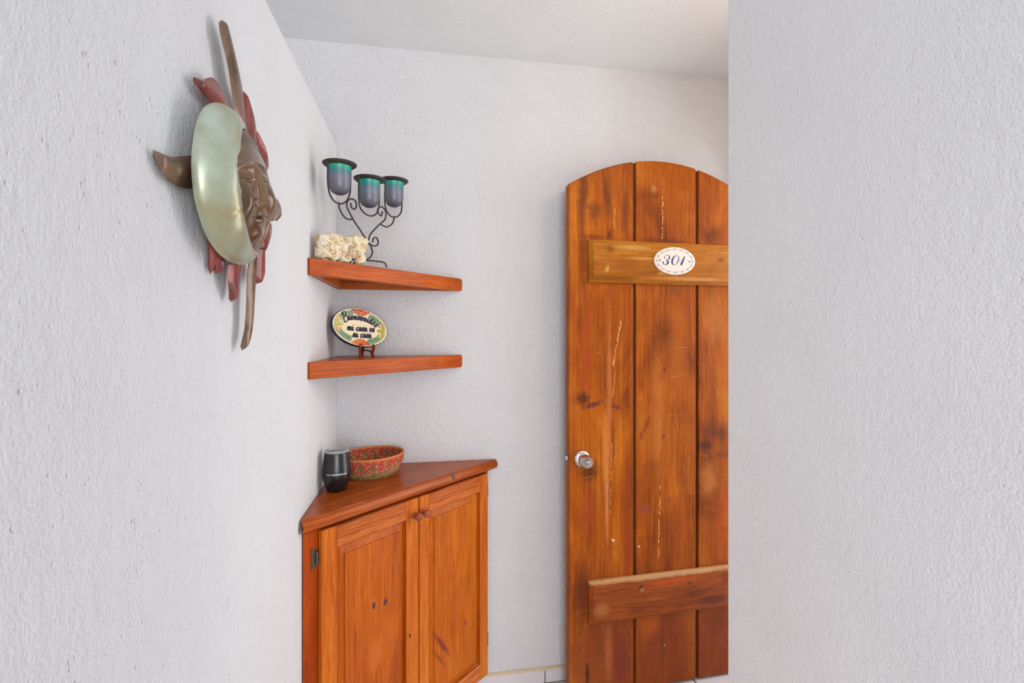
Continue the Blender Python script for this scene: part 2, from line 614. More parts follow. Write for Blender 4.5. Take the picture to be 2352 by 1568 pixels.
M_stileA = wood('door_stile_pine', 'z', C_cab2, 11.3, blobs=[(0.05, 0.63, 0.012, 0.05, 0, rgb(150, 70, 34), 0.6)], cracks=0.35, coat=0.2)
M_railA = wood('door_rail_pine', 'x', (rgb(140, 60, 16), rgb(196, 100, 36), rgb(228, 152, 84)), 21.3, cracks=0.8, grain=0.9, coat=0.2, worn=1.5, pale=rgb(240, 188, 130))
M_panA = wood('door_panel_pine', 'z', C_cab, 31.0, blobs=[
    (0.175, 0.579, 0.016, 0.03, 0, rgb(206, 104, 36), 0.5), (0.18, 0.43, 0.03, 0.06, 0, rgb(206, 108, 44), 0.6),
    (0.175, 0.579, 0.0085, 0.013, 0, KN, 0.98), (0.218, 0.572, 0.0085, 0.012, 0.5, KN, 0.98)],
    cracks=0.35, coat=0.2)
M_panB = wood('door_panel_pine_knotty', 'z', (rgb(142, 60, 6), rgb(188, 92, 12), rgb(214, 122, 30)), 43.0, blobs=[
    (0.225, 0.336, 0.009, 0.011, 0, rgb(112, 38, 40), 0.95), (0.225, 0.336, 0.02, 0.024, 0, rgb(176, 80, 40), 0.5),
    (0.105, 0.318, 0.010, 0.085, -0.60, rgb(120, 46, 32), 0.85), (0.092, 0.275, 0.008, 0.06, -0.6, rgb(120, 46, 32), 0.6)],
    cracks=0.35, coat=0.2)
M_knobwood = wood('knob_pine', 'x', (rgb(120, 56, 28), rgb(152, 78, 46), rgb(182, 112, 84)), 3.3, rough=0.3, coat=0.3)
M_hinge = plain('tarnished_brass', rgb(96, 90, 78), 0.45, 0.7, var=0.35, vscale=160)


def frame_piece(bm, quad_out, quad_in, y_out, y_in):
    """sloping moulding strip between two quads (lists of 4 (x,z) points)."""
    A = [bm.verts.new((x, y_out, z)) for x, z in quad_out]
    B = [bm.verts.new((x, y_in, z)) for x, z in quad_in]
    for k in range(4):
        bm.faces.new((A[k], A[(k + 1) % 4], B[(k + 1) % 4], B[k]))


def cab_door(x0, x1, sl, sr, pm, which, label):
    """x0..x1 width in the cabinet's frame; sl/sr stile widths."""
    d = empty('door', (x0, 0, 0)); d.parent = cab
    d['label'] = label
    W = x1 - x0; z0, z1 = 0.080, 0.861
    TOP = 0.060; BOT = 0.060
    for a_, b_ in ((0, sl), (W - sr, W)):
        bm = bmesh.new()
        box(bm, a_, b_, 0.0, 0.017, z0, z1)
        obj('stile', bm, M_stileA, d, bevel=0.0012)
    for a_, b_ in ((z1 - TOP, z1), (z0, z0 + BOT)):
        bm = bmesh.new()
        box(bm, sl + 0.0003, W - sr - 0.0003, 0.0002, 0.0168, a_, b_)
        obj('rail', bm, M_railA, d, bevel=0.0012)
    # raised panel: groove, sloping fielding, flat field
    bm = bmesh.new()
    a0, a1, b0, b1 = sl - 0.001, W - sr + 0.001, z0 + BOT - 0.001, z1 - TOP + 0.001
    sy = 0.030; sx = 0.027
    Q = lambda e, h: [(a0 + e, b0 + h), (a1 - e, b0 + h), (a1 - e, b1 - h), (a0 + e, b1 - h)]
    frame_piece(bm, Q(0, 0), Q(0.0, 0.0), 0.015, 0.013)
    frame_piece(bm, Q(0, 0), Q(sx, sy), 0.013, 0.0050)
    frame_piece(bm, Q(sx, sy), Q(sx, sy), 0.0050, 0.0018)
    q = Q(sx, sy)
    bm.faces.new([bm.verts.new((x, 0.0018, z)) for x, z in q])
    bm.faces.new([bm.verts.new((x, 0.0155, z)) for x, z in Q(0, 0)])
    bmesh.ops.remove_doubles(bm, verts=bm.verts, dist=1e-5)
    obj('panel', bm, pm, d)
    # bead where frame meets panel
    bm = bmesh.new()
    for (pa, pb) in (((a0, b0), (a0, b1)), ((a1, b0), (a1, b1)), ((a0, b0), (a1, b0)), ((a0, b1), (a1, b1))):
        tube(bm, [(pa[0], 0.0035, pa[1]), (pb[0], 0.0035, pb[1])], 0.0030, 8)
    obj('bead', bm, M_frame, d, smooth=True)
    # knob
    kx = W - 0.022 if which == 'L' else 0.010
    bm = bmesh.new()
    lathe(bm, [(0.0105, 0.0), (0.0095, -0.003), (0.006, -0.007), (0.0055, -0.012), (0.009, -0.016), (0.0125, -0.021),
               (0.0135, -0.026), (0.012, -0.031), (0.0075, -0.034), (0.002, -0.0352)], 24, 'y', (kx, 0, 0.808))
    obj('knob', bm, M_knobwood, d, smooth=True, angle=80)
    # hinges on the face frame
    for zc in (0.786, 0.20):
        bm = bmesh.new()
        e = -1 if which == 'L' else 1
        X = 0.0 if which == 'L' else W
        tube(bm, [(X + e * 0.006, 0.012, zc - 0.019), (X + e * 0.006, 0.012, zc + 0.019)], 0.0034, 10)
        pts = [(X + e * 0.008, zc - 0.022), (X + e * 0.019, zc - 0.030), (X + e * 0.021, zc - 0.022), (X + e * 0.021, zc + 0.022),
               (X + e * 0.019, zc + 0.030), (X + e * 0.008, zc + 0.022)]
        prism(bm, pts, 0.0155, 0.0178, plane='xz')
        for s in (-1, 1):
            lathe(bm, [(0.0025, 0.0157), (0.0022, 0.0145), (0.0005, 0.014)], 8, 'y', (X + e * 0.0165, 0, zc + s * 0.022))
        obj('hinge', bm, M_hinge, d, smooth=True)
    return d


cab_door(0.066, 0.4185, 0.049, 0.051, M_panA, 'L', 'left cabinet door with two dark knots in its panel')
cab_door(0.4235, 0.776, 0.043, 0.045, M_panB, 'R', 'right cabinet door with a slanting dark mark in its panel')
# small dark knot on the left door's inner stile
bm = bmesh.new(); disc2(bm, 0.381, 0.421, 0.004, 0.006, 0, 0.0004, 0.0, seg=12)
obj('knot', bm, plain('dark_knot', rgb(60, 32, 40), 0.5), cab)


# ------------------------------------------------------------------ corner shelves
def shelf(zt, name, label, seed):
    L = 0.470; ln = L * sqrt(2)
    s = empty(name, (0, -L, zt), radians(45)); tag(s, label, 'shelf', 'corner shelves')
    ch = L / sqrt(2)
    mf = wood('shelf_fascia_pine', 'x', C_shelf, seed, rough=0.33, worn=0.45, pale=rgb(226, 144, 78), cracks=0.5, grain=1.1, coat=0.2,
              blobs=[(0.55, -0.022, 0.035, 0.03, 0, rgb(196, 92, 30), 0.55)])
    # fascia with rounded right end
    bm = bmesh.new()
    r = 0.010; x1 = ln - 0.004
    pts = [(0.006, -0.048), (x1 - r, -0.048)]
    pts += [(x1 - r + r * sin(a), -0.048 + r - r * cos(a)) for a in (0.4, 0.8, 1.2, 1.57)]
    pts += [(x1 - r + r * cos(a), -r + r * sin(a)) for a in (0, 0.4, 0.8, 1.2, 1.57)]
    pts += [(0.006, 0.0)]
    A, B = prism(bm, pts, -0.003, 0.016, plane='xz')
    obj('fascia', bm, mf, s, bevel=0.0015)
    # board
    bm = bmesh.new()
    y0 = 0.0162
    prism(bm, [(y0 + 0.005, y0), (ln - y0 - 0.005, y0), (ch, ch - 0.006)], -0.022, -0.0005, plane='xy')
    obj('board', bm, wood('shelf_board_pine', 'x', C_top, seed + 3, rough=0.3, coat=0.2), s)
    # cleats along the two walls
    mc = wood('shelf_cleat_pine', 'x', (rgb(150, 70, 24), rgb(184, 92, 34), rgb(200, 112, 48)), seed + 7)
    k = 0.0
    for side in (0, 1):
        bm = bmesh.new()
        w = 0.020
        if side == 0:
            p = [(y0 + 0.005, y0), (y0 + 0.005 + w * sqrt(2), y0), (ch, ch - 0.006 - w * sqrt(2)), (ch, ch - 0.006)]
        else:
            p = [(ln - y0 - 0.005, y0), (ln - y0 - 0.005 - w * sqrt(2), y0), (ch + 0.0005, ch - 0.006 - w * sqrt(2)), (ch + 0.0005, ch - 0.006)]
        prism(bm, p, -0.048, -0.0225, plane='xy')
        obj('cleat', bm, mc, s)
    return s


shelf(1.617, 'corner_shelf', 'upper triangular pine corner shelf carrying the candelabra and coral', 61.0)
shelf(1.321, 'corner_shelf', 'lower triangular pine corner shelf carrying the painted oval plaque', 74.0)

# ------------------------------------------------------------------ the open plank door
DROT = radians(3.05)
door = empty('door_1', (0.864, -0.129, 0.010), DROT)
tag(door, 'arched plank entrance door standing open against the back wall', 'door', kind='structure')
DW = 0.77


def arch(u):
    return 2.077 - 0.775 * (u - 0.385) ** 2 - (0.01 if False else 0)


def plank(u0, u1, mat, n=14):
    bm = bmesh.new()
    e = 0.0
    pts = [(u0, 0.0), (u1, 0.0)]
    for k in range(n + 1):
        u = u1 + (u0 - u1) * k / n
        pts.append((u, arch(u) - 0.0))
    prism(bm, pts, 0.0, 0.040, plane='xz')
    return obj('plank', bm, mat, door, bevel=0.0035, seg=2)


MK = rgb(88, 38, 16)
PALE = rgb(222, 158, 84); DIM = rgb(104, 46, 18); RED = rgb(150, 58, 28); MAU = rgb(140, 66, 58)
M_p1 = wood('weathered_plank_left', 'z', C_door, 3.0, rough=0.42, warm=0.70, cracks=0.7, worn=0.35, bumpy=0.35, blobs=[
    (0.060, 1.95, 0.030, 0.15, 0.08, DIM, 0.8), (0.105, 1.86, 0.035, 0.05, 0, DIM, 0.7), (0.155, 1.92, 0.020, 0.10, -0.15, DIM, 0.75),
    (0.230, 1.87, 0.020, 0.10, 0, DIM, 0.7), (0.165, 1.775, 0.012, 0.03, 0, MK, 0.8), (0.10, 1.765, 0.06, 0.012, 0, DIM, 0.6),
    (0.052, 1.72, 0.018, 0.30, 0, DIM, 0.55), (0.07, 1.30, 0.03, 0.22, 0, rgb(160, 62, 20), 0.6),
    (0.055, 1.145, 0.035, 0.035, 0.5, DK, 0.8), (0.095, 1.120, 0.055, 0.012, -0.28, rgb(100, 44, 40), 0.85), (0.190, 1.110, 0.030, 0.010, 0.35, rgb(110, 48, 40), 0.8),
    (0.24, 1.15, 0.018, 0.06, 0, DIM, 0.5), (0.165, 1.20, 0.012, 0.35, 0, rgb(196, 116, 60), 0.6), (0.150, 0.95, 0.016, 0.20, 0, rgb(204, 124, 58), 0.6),
    (0.080, 0.865, 0.045, 0.05, 0, DK, 0.75), (0.08, 0.72, 0.03, 0.12, 0, RED, 0.6), (0.155, 0.75, 0.008, 0.2, 0, rgb(196, 130, 84), 0.7),
    (0.180, 0.955, 0.010, 0.10, 0, DIM, 0.6), (0.05, 0.40, 0.05, 0.13, 0, DK, 0.65), (0.24, 0.62, 0.02, 0.35, 0, RED, 0.5),
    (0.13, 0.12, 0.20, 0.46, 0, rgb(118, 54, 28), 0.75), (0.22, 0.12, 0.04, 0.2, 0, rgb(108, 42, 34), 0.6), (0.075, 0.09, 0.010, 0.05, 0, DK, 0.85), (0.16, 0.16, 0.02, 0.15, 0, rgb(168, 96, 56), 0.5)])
M_p2 = wood('weathered_plank_middle', 'z', C_door, 17.0, rough=0.42, warm=0.70, cracks=0.7, worn=0.3, bumpy=0.35, blobs=[
    (0.355, 1.965, 0.016, 0.02, 0, rgb(176, 122, 58), 0.8), (0.34, 1.94, 0.05, 0.02, 0, DIM, 0.4), (0.39, 1.76, 0.12, 0.02, 0, DIM, 0.5),
    (0.450, 1.56, 0.018, 0.030, -0.5, rgb(120, 66, 40), 0.8), (0.40, 1.25, 0.008, 0.014, 0, rgb(124, 48, 40), 0.95), (0.395, 0.985, 0.009, 0.012, 0, rgb(120, 44, 20), 0.95),
    (0.32, 1.03, 0.010, 0.06, 0.5, rgb(134, 58, 24), 0.7), (0.30, 0.99, 0.015, 0.02, 0, rgb(140, 60, 40), 0.6), (0.34, 0.87, 0.06, 0.03, 0, rgb(140, 62, 22), 0.5),
    (0.37, 1.1, 0.03, 0.3, 0, rgb(196, 112, 48), 0.5), (0.31, 0.705, 0.040, 0.012, 0.45, MAU, 0.85), (0.420, 0.735, 0.020, 0.007, -0.3, MAU, 0.75),
    (0.46, 1.35, 0.05, 0.25, 0, rgb(196, 102, 28), 0.5), (0.47, 0.62, 0.05, 0.12, 0, rgb(168, 76, 22), 0.5), (0.39, 0.17, 0.015, 0.16, 0, rgb(96, 36, 22), 0.75),
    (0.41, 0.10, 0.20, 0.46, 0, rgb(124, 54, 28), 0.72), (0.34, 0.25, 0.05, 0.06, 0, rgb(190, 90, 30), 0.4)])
M_p3 = wood('weathered_plank_right', 'z', C_door, 29.0, rough=0.42, warm=0.70, cracks=0.7, worn=0.4, bumpy=0.35, blobs=[
    (0.61, 1.795, 0.05, 0.035, 0, DIM, 0.7), (0.575, 1.285, 0.020, 0.007, -0.7, MAU, 0.85), (0.61, 1.0, 0.05, 0.06, 0, DIM, 0.75), (0.585, 0.94, 0.05, 0.03, 0, DK, 0.7), (0.66, 0.99, 0.03, 0.05, 0, DK, 0.55),
    (0.65, 0.9, 0.05, 0.02, 0, DIM, 0.5), (0.60, 0.80, 0.05, 0.08, 0, rgb(200, 120, 54), 0.6), (0.66, 0.6, 0.05, 0.2, 0, rgb(190, 82, 26), 0.5),
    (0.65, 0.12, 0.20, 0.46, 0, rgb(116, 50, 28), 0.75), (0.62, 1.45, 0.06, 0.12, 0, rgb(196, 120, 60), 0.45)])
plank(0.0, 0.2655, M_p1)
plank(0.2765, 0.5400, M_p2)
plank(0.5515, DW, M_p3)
# tongues of wood closing the grooves (set back)
bm = bmesh.new()
for a, b in ((0.262, 0.280), (0.538, 0.556)):
    prism(bm, [(a, 0.002), (b, 0.002), (b, arch(b) - 0.004), (a, arch(a) - 0.004)], 0.009, 0.033, plane='xz')
obj('tongue', bm, plain('groove_wood', rgb(92, 40, 12), 0.7, var=0.2), door)
# routed bead down the free edge
bm = bmesh.new()
tube(bm, [(0.024, 0.0012, 0.006), (0.024, 0.0012, arch(0.024) - 0.006)], 0.0022, 8)
obj('edge_bead', bm, M_p1, door, smooth=True)
# pale scratches, splits and paint specks
M_scr = plain('raw_wood_scratch', rgb(226, 170, 92), 0.7, var=0.15, vscale=90)
bm = bmesh.new()
rs = random.Random(4)


def scratch(u0, z0, u1, z1, w, gaps=0.35, n=26):
    for k in range(n):
        if rs.random() < gaps:
            continue
        a, b = (k - 0.35) / n, (k + 1.35) / n
        ua, za = u0 + (u1 - u0) * a + rs.uniform(-1, 1) * w * 0.6, z0 + (z1 - z0) * a
        ub, zb = u0 + (u1 - u0) * b + rs.uniform(-1, 1) * w * 0.6, z0 + (z1 - z0) * b
        ribbon(bm, [(ua, za), ((ua + ub) / 2 + rs.uniform(-1, 1) * w * .3, (za + zb) / 2), (ub, zb)], [w * rs.uniform(.2, .5), w * rs.uniform(.5, 1.1), w * rs.uniform(.2, .4)], 0.0002, 0.0)


scratch(0.214, 1.445, 0.180, 1.27, 0.0045, 0.15)
scratch(0.190, 1.25, 0.178, 1.15, 0.0020, 0.35, 14)
scratch(0.392, 1.935, 0.388, 1.77, 0.0052, 0.25)
scratch(0.190, 1.90, 0.184, 1.80, 0.0016, 0.3, 10)
scratch(0.175, 0.97, 0.168, 0.70, 0.0022, 0.5)
scratch(0.382, 0.80, 0.374, 0.51, 0.0045, 0.35)
for k in range(16):
    u = rs.choice([rs.uniform(0.30, 0.52), rs.uniform(0.57, 0.72), rs.uniform(0.05, 0.25)])
    z = rs.uniform(0.75, 1.45)
    ln_ = rs.uniform(0.015, 0.07)
    scratch(u, z, min(u + ln_, 0.76), z + ln_ * rs.uniform(-0.05, 0.2), 0.0011, 0.4, 8)
obj('scratch', bm, M_scr, door)
bm = bmesh.new()
for (u, z, rx, rz) in ((0.182, 0.592, 0.005, 0.004), (0.176, 0.597, 0.003, 0.002), (0.289, 0.559, 0.0028, 0.005), (0.286, 0.60, 0.001, 0.002),
                       (0.400, 0.155, 0.004, 0.0015), (0.588, 0.29, 0.0012, 0.006)):
    disc2(bm, u, z, rx, rz, 0.4, 0.0003, 0.0, seg=9)
obj('paint_speck', bm, plain('white_paint', rgb(226, 218, 210), 0.6), door)


def batten(u0, u1, z0, z1, mat, label):
    bm = bmesh.new()
    t_ = 0.024; ch = 0.015
    A = [bm.verts.new((x, -0.0002, z)) for x, z in ((u0, z0), (u1, z0), (u1, z1), (u0, z1))]
    B = [bm.verts.new((x, -0.010, z)) for x, z in ((u0, z0), (u1, z0), (u1, z1), (u0, z1))]
    D = [bm.verts.new((x, -t_, z)) for x, z in ((u0 + ch, z0 + ch), (u1 - ch, z0 + ch), (u1 - ch, z1 - ch), (u0 + ch, z1 - ch))]
    for P, Q in ((A, B), (B, D)):
        for k in range(4):
            bm.faces.new((P[k], P[(k + 1) % 4], Q[(k + 1) % 4], Q[k]))
    bm.faces.new(A); bm.faces.new(D)
    o = obj('batten', bm, mat, door, bevel=0.001)
    o['label'] = label
    return o


M_b1 = wood('batten_pine_upper', 'x', C_bat, 51.0, rough=0.45, cracks=0.45, bumpy=0.3, blobs=[
    (0.158, 1.716, 0.014, 0.014, 0, rgb(92, 52, 22), 0.95), (0.158, 1.716, 0.03, 0.025, 0, rgb(150, 80, 24), 0.6),
    (0.638, 1.690, 0.018, 0.014, 0, rgb(84, 46, 24), 0.95), (0.638, 1.690, 0.045, 0.035, 0, rgb(164, 92, 30), 0.5),
    (0.145, 1.640, 0.010, 0.016, 0.2, rgb(214, 158, 90), 0.8), (0.25, 1.725, 0.08, 0.012, 0, rgb(216, 160, 88), 0.6), (0.30, 1.685, 0.09, 0.006, 0, rgb(216, 158, 86), 0.6),
    (0.22, 1.66, 0.06, 0.035, 0, rgb(150, 78, 24), 0.6), (0.45, 1.675, 0.14, 0.06, 0, rgb(176, 98, 30), 0.5), (0.375, 1.63, 0.02, 0.008, 0, rgb(220, 150, 60), 0.6),
    (0.5, 1.61, 0.2, 0.01, 0, rgb(214, 152, 84), 0.6)])
M_b2 = wood('batten_pine_lower', 'x', (rgb(106, 48, 16), rgb(144, 68, 24), rgb(174, 94, 42)), 57.0, rough=0.5, cracks=0.6, bumpy=0.35, blobs=[
    (0.285, 0.408, 0.009, 0.020, 0.6, rgb(70, 34, 20), 0.95), (0.29, 0.40, 0.012, 0.010, 0, rgb(190, 130, 80), 0.6), (0.495, 0.405, 0.014, 0.010, 0.3, rgb(98, 48, 26), 0.9),
    (0.42, 0.42, 0.14, 0.018, 0.0, rgb(190, 80, 24), 0.7), (0.60, 0.325, 0.10, 0.018, 0.0, rgb(84, 42, 34), 0.75), (0.52, 0.36, 0.06, 0.02, 0, rgb(104, 48, 28), 0.7),
    (0.27, 0.325, 0.05, 0.018, 0, rgb(110, 50, 28), 0.6), (0.12, 0.34, 0.04, 0.03, 0, rgb(178, 112, 60), 0.6), (0.40, 0.350, 0.22, 0.004, 0, rgb(104, 50, 26), 0.6),
    (0.66, 0.40, 0.025, 0.03, 0, rgb(120, 50, 20), 0.6), (0.34, 0.4455, 0.60, 0.011, 0, rgb(190, 144, 96), 0.95)])
batten(0.076, 0.72, 1.588, 1.753, M_b1, 'upper horizontal batten carrying the oval number plaque')
batten(0.076, 0.72, 0.284, 0.450, M_b2, 'lower horizontal batten, darker and worn')

# knob with rose and keyhole
M_sn = NT('brushed_steel')
sc_ = M_sn.coords()
M_sn = M_sn.set(Base_Color=rgb(206, 200, 194), Metallic=1.0, Roughness=0.24)
kn = empty('door_knob', (0.0513, 0.0, 0.9165)); kn.parent = door
kn['label'] = 'round brushed-steel knob with keyhole'
bm = bmesh.new()
lathe(bm, [(0.033, 0.0), (0.0335, -0.003), (0.032, -0.007), (0.028, -0.011), (0.020, -0.0135), (0.0165, -0.014)], 48, 'y')
obj('rose', bm, M_sn, kn, smooth=True, angle=60)
bm = bmesh.new()
lathe(bm, [(0.0135, -0.012), (0.0135, -0.022), (0.0195, -0.028), (0.0245, -0.034), (0.0255, -0.042), (0.0240, -0.052),
           (0.0225, -0.060), (0.0215, -0.0625), (0.0195, -0.0625), (0.008, -0.0600)], 48, 'y')
obj('handle', bm, M_sn, kn, smooth=True, angle=50)
bm = bmesh.new()
lathe(bm, [(0.0070, -0.058), (0.0070, -0.0625), (0.0060, -0.0635), (0.001, -0.0635)], 32, 'y')
box(bm, -0.0009, 0.0009, -0.0640, -0.0630, -0.0040, 0.0040, mi=1)
lathe(bm, [(0.0074, -0.0602), (0.0084, -0.0606), (0.0084, -0.0600)], 32, 'y', mi=1)
obj('keyhole', bm, [plain('steel_cylinder', rgb(190, 184, 176), 0.35, 1.0), plain('keyway_black', rgb(30, 28, 26), 0.6)], kn, smooth=True, angle=50)
# inner knob on the wall side
bm = bmesh.new()
lathe(bm, [(0.030, 0.0402), (0.0295, 0.044), (0.013, 0.050), (0.013, 0.056), (0.022, 0.062), (0.024, 0.072), (0.019, 0.080), (0.003, 0.082)], 32, 'y')
obj('inner_knob', bm, M_sn, kn, smooth=True, angle=60)
# latch plate and bolt on the free edge
lt = empty('latch', (0, 0, 0.9185)); lt.parent = door
bm = bmesh.new(); box(bm, -0.0012, 0.0, 0.008, 0.030, -0.029, 0.029)
obj('latch_plate', bm, plain('aged_brass', rgb(128, 112, 88), 0.5, 0.6, var=0.2), lt)
bm = bmesh.new(); prism(bm, [(0.0, 0.012), (-0.010, 0.014), (-0.011, 0.018), (0.0, 0.027)], -0.008, 0.008, plane='xy')
obj('latch_bolt', bm, plain('bolt_steel', rgb(150, 146, 140), 0.35, 0.9), lt, bevel=0.001)
# strap hinges at the jamb side
for z in (0.35, 1.72):
    bm = bmesh.new()
    tube(bm, [(DW + 0.004, 0.036, z - 0.05), (DW + 0.004, 0.036, z + 0.05)], 0.006, 10)
    obj('hinge', bm, M_hinge, door, smooth=True)

# ------------------------------------------------------------------ number plaque 301
pq = empty('number_plaque', (0, 0, 0))
Rz = Matrix.Rotation(DROT, 4, 'Z')
uc = 0.4285
pw = Vector((0.864, -0.129, 0.010)) + Rz @ Vector((uc, -0.0243, 1.679))
pq.location = pw; pq.rotation_euler = (0, 0, DROT)
tag(pq, 'small white oval ceramic plaque reading 301 on the door batten', 'plaque')
bm = bmesh.new()
PA, PB = 0.0895, 0.0545
prof = [(1.0, 0.0), (1.0, -0.0035), (0.975, -0.0052), (0.93, -0.0056)]
rings = []
for s_, y in prof:
    rings.append([bm.verts.new((PA * s_ * cos(2 * pi * k / 72), y, PB * s_ * sin(2 * pi * k / 72))) for k in range(72)])
for A, B in zip(rings, rings[1:]):
    for k in range(72):
        bm.faces.new((A[k], A[(k + 1) % 72], B[(k + 1) % 72], B[k]))
bm.faces.new(rings[0]); bm.faces.new(rings[-1])
obj('ceramic_oval', bm, plain('cream_glaze', rgb(238, 228, 214), 0.18, var=0.02, vscale=20), pq, smooth=True, angle=50)
M_navy = plain('navy_glaze', rgb(64, 62, 128), 0.25, var=0.15, vscale=120)
T0 = 0.0056
bm = bmesh.new()
K = 0.001
# glyphs in millimetres, baseline z = -12, slanted
def stroke(pts, ws, n=7, dx=0.0, dz=0.0, sc=K, slant=0.0, top=T0, mi=0, frame=None, depth=0.0003):
    P = catmull([(x + slant * z, z, w) for (x, z), w in zip(pts, ws)], n)
    ribbon(bm, [((p[0] + dx) * sc, (p[1] + dz) * sc) for p in P], [max(p[2], 0.12) * sc for p in P], depth, top, mi, frame)


def stroke3(pts, ws):
    stroke([(x * 1.12, (z - 1.5) * 1.12) for x, z in pts], [w * 1.22 for w in ws])


# 3
stroke3([(-45.5, -4.5), (-47, -8), (-43, -11.5), (-37, -12.5), (-29.5, -9), (-27, -3), (-31, 1.5), (-36.5, 3.2)], [1.2, 2.2, 1.8, 2.2, 5.5, 6.0, 3.0, 1.0])
stroke3([(-36.5, 3.2), (-29, 4), (-23, 9), (-21.5, 15), (-25.5, 19.8), (-32, 20.5), (-38.5, 17), (-41.0, 12), (-38.8, 9.5), (-36.8, 11.5)], [1.0, 1.6, 4.0, 4.2, 2.0, 1.1, 1.4, 1.8, 1.8, 1.0])
disc2(bm, -45.3 * K * 1.12, (-5.2 - 1.5) * K * 1.12, 3.3 * K, 3.3 * K, 0, 0.0003, T0)
# 0
stroke3([(10, 19.5), (3, 20), (-6, 13), (-10.5, 3), (-11, -6), (-6.5, -12), (-1, -12.6)], [1.2, 1.8, 4.5, 6.2, 5.6, 2.2, 1.2])
stroke3([(10, 19.5), (14.5, 15), (14, 6), (9.5, -3), (4, -10), (-1, -12.6)], [1.2, 2.2, 3.2, 2.6, 1.6, 1.2])
# 1
stroke3([(17, 0.5), (24, 5), (33, 13.5), (38.5, 19.5)], [0.7, 0.8, 1.0, 1.4])
stroke3([(38.5, 20), (34, 9), (28.5, -2), (23, -12.3)], [1.5, 4.4, 6.4, 7.6])
# scrolled border
N = 16
for k in range(N):
    a0 = 2 * pi * k / N
    pts = []
    for j in range(26):
        tt = j / 25
        a = a0 + (2 * pi / N) * (tt * 1.0) - 0.10 * sin(2 * pi * tt * 1.0)
        rr = 0.872 + 0.050 * cos(2 * pi * tt + 0.5)
        lx_, lz_ = 82 * K * rr / 0.92 * cos(a), 48 * K * rr / 0.92 * sin(a) * 1.0
        pts.append((lx_, lz_))
    ribbon(bm, pts, 0.75 * K, 0.0003, T0)
    ac = a0 + 0.06
    ex, ez = 79.0 * K * cos(ac), 46.0 * K * sin(ac)
    cpts = [(ex + 2.9 * K * cos(q), ez + 2.9 * K * sin(q)) for q in [i * 0.45 for i in range(13)]]
    ribbon(bm, cpts, 0.7 * K, 0.0003, T0)
obj('painted_numerals', bm, M_navy, pq)
M_nail = plain('dark_brass_nail', rgb(84, 80, 44), 0.45, 0.6)
for sx_ in (-1, 1):
    bm = bmesh.new()
    lathe(bm, [(0.0028, -0.0055), (0.0026, -0.0070), (0.001, -0.0075)], 14, 'y', (sx_ * 0.064, 0, 0.0006 if sx_ < 0 else -0.0012))
    obj('nail_head', bm, M_nail, pq, smooth=True)

# ------------------------------------------------------------------ tumbler and basket on the cabinet
TZ = 0.9083
tb = empty('tumbler', (0.0515, -0.305, TZ))
tag(tb, 'black stemless insulated tumbler with clear lid on the cabinet', 'tumbler')
t = NT('satin_black_enamel')
c = t.coords()
t.set(Base_Color=rgb(24, 23, 25), Roughness=0.26, Specular_IOR_Level=0.6, Normal=t.bump(t.noise(c, 1400, 2, .6), 0.12, 0.0003))
M_blk = t.m
bm = bmesh.new()
tb.scale = (1.0, 1.0, 1.06)
prof = [(0.0, 0.0), (0.026, 0.0), (0.0290, 0.003), (0.0355, 0.018), (0.0410, 0.034), (0.0430, 0.050), (0.0425, 0.066),
        (0.0405, 0.084), (0.0382, 0.102), (0.0368, 0.1135), (0.0360, 0.1145), (0.0345, 0.1135), (0.0345, 0.103)]
P = catmull([(r, h, 0) for r, h in prof[1:10]], 5)
lathe(bm, [(0.004, 0.0)] + [(p[0], p[1]) for p in P] + prof[10:], 72)
obj('tumbler_body', bm, M_blk, tb, smooth=True, angle=40)
t = NT('clear_lid_plastic')
t.set(Base_Color=(0.93, 0.93, 0.95, 1), Roughness=0.06, Transmission_Weight=0.75, IOR=1.45)
M_lid = t.m
bm = bmesh.new()
lathe(bm, [(0.002, 0.1120), (0.030, 0.1120), (0.0330, 0.1150), (0.0372, 0.1155), (0.0380, 0.1170), (0.0370, 0.1195), (0.0345, 0.1200),
           (0.0320, 0.1170), (0.0300, 0.1145), (0.002, 0.1145)], 64)
obj('lid', bm, M_lid, tb, smooth=True, angle=50)
bm = bmesh.new()
a = [radians(q) for q in range(60, 200, 8)]
tube(bm, [(0.027 * cos(q), 0.027 * sin(q), 0.1185) for q in a], 0.0022, 8)
obj('lid_slider', bm, M_lid, tb, smooth=True)
# faint white web address wrapped round the belly
bm = bmesh.new()
dirc = atan2(-1.94 + 0.305, 0.332 - 0.0515)
RT = 0.0431


def fr_t(u, v, h):
    ang = dirc + u / RT
    zz = 0.0555 + v
    return ((RT + h) * cos(ang), (RT + h) * sin(ang), zz)


G5 = {'w': [[(0, 2), (.6, 0), (1.2, 1.6), (1.8, 0), (2.4, 2)]], '.': [[(0, 0), (.25, 0.1)]], 'l': [[(0, 0), (0, 3)]], 'n': [[(0, 0), (0, 2), (1.1, 2), (1.1, 0)]],
      'o': [[(0, 0), (0, 2), (1.2, 2), (1.2, 0), (0, 0)]], 'c': [[(1.2, 2), (0, 2), (0, 0), (1.2, 0)]], 'm': [[(0, 0), (0, 2), (.9, 2), (.9, 0)], [(.9, 2), (1.8, 2), (1.8, 0)]],
      't': [[(.4, 3), (.4, 0), (.9, 0)], [(0, 2), (.9, 2)]], 'a': [[(0, 2), (1.1, 2), (1.1, 0), (0, 0), (0, 1.1), (1.1, 1.1)]], 's': [[(1.1, 2), (0, 2), (0, 1), (1.1, 1), (1.1, 0), (0, 0)]],
      'e': [[(1.1, 0), (0, 0), (0, 2), (1.1, 2), (1.1, 1), (0, 1)]], 'r': [[(0, 0), (0, 2), (.9, 2)]], 'u': [[(0, 2), (0, 0), (1.1, 0), (1.1, 2)]]}
x = -0.0330
sc1 = 0.00178
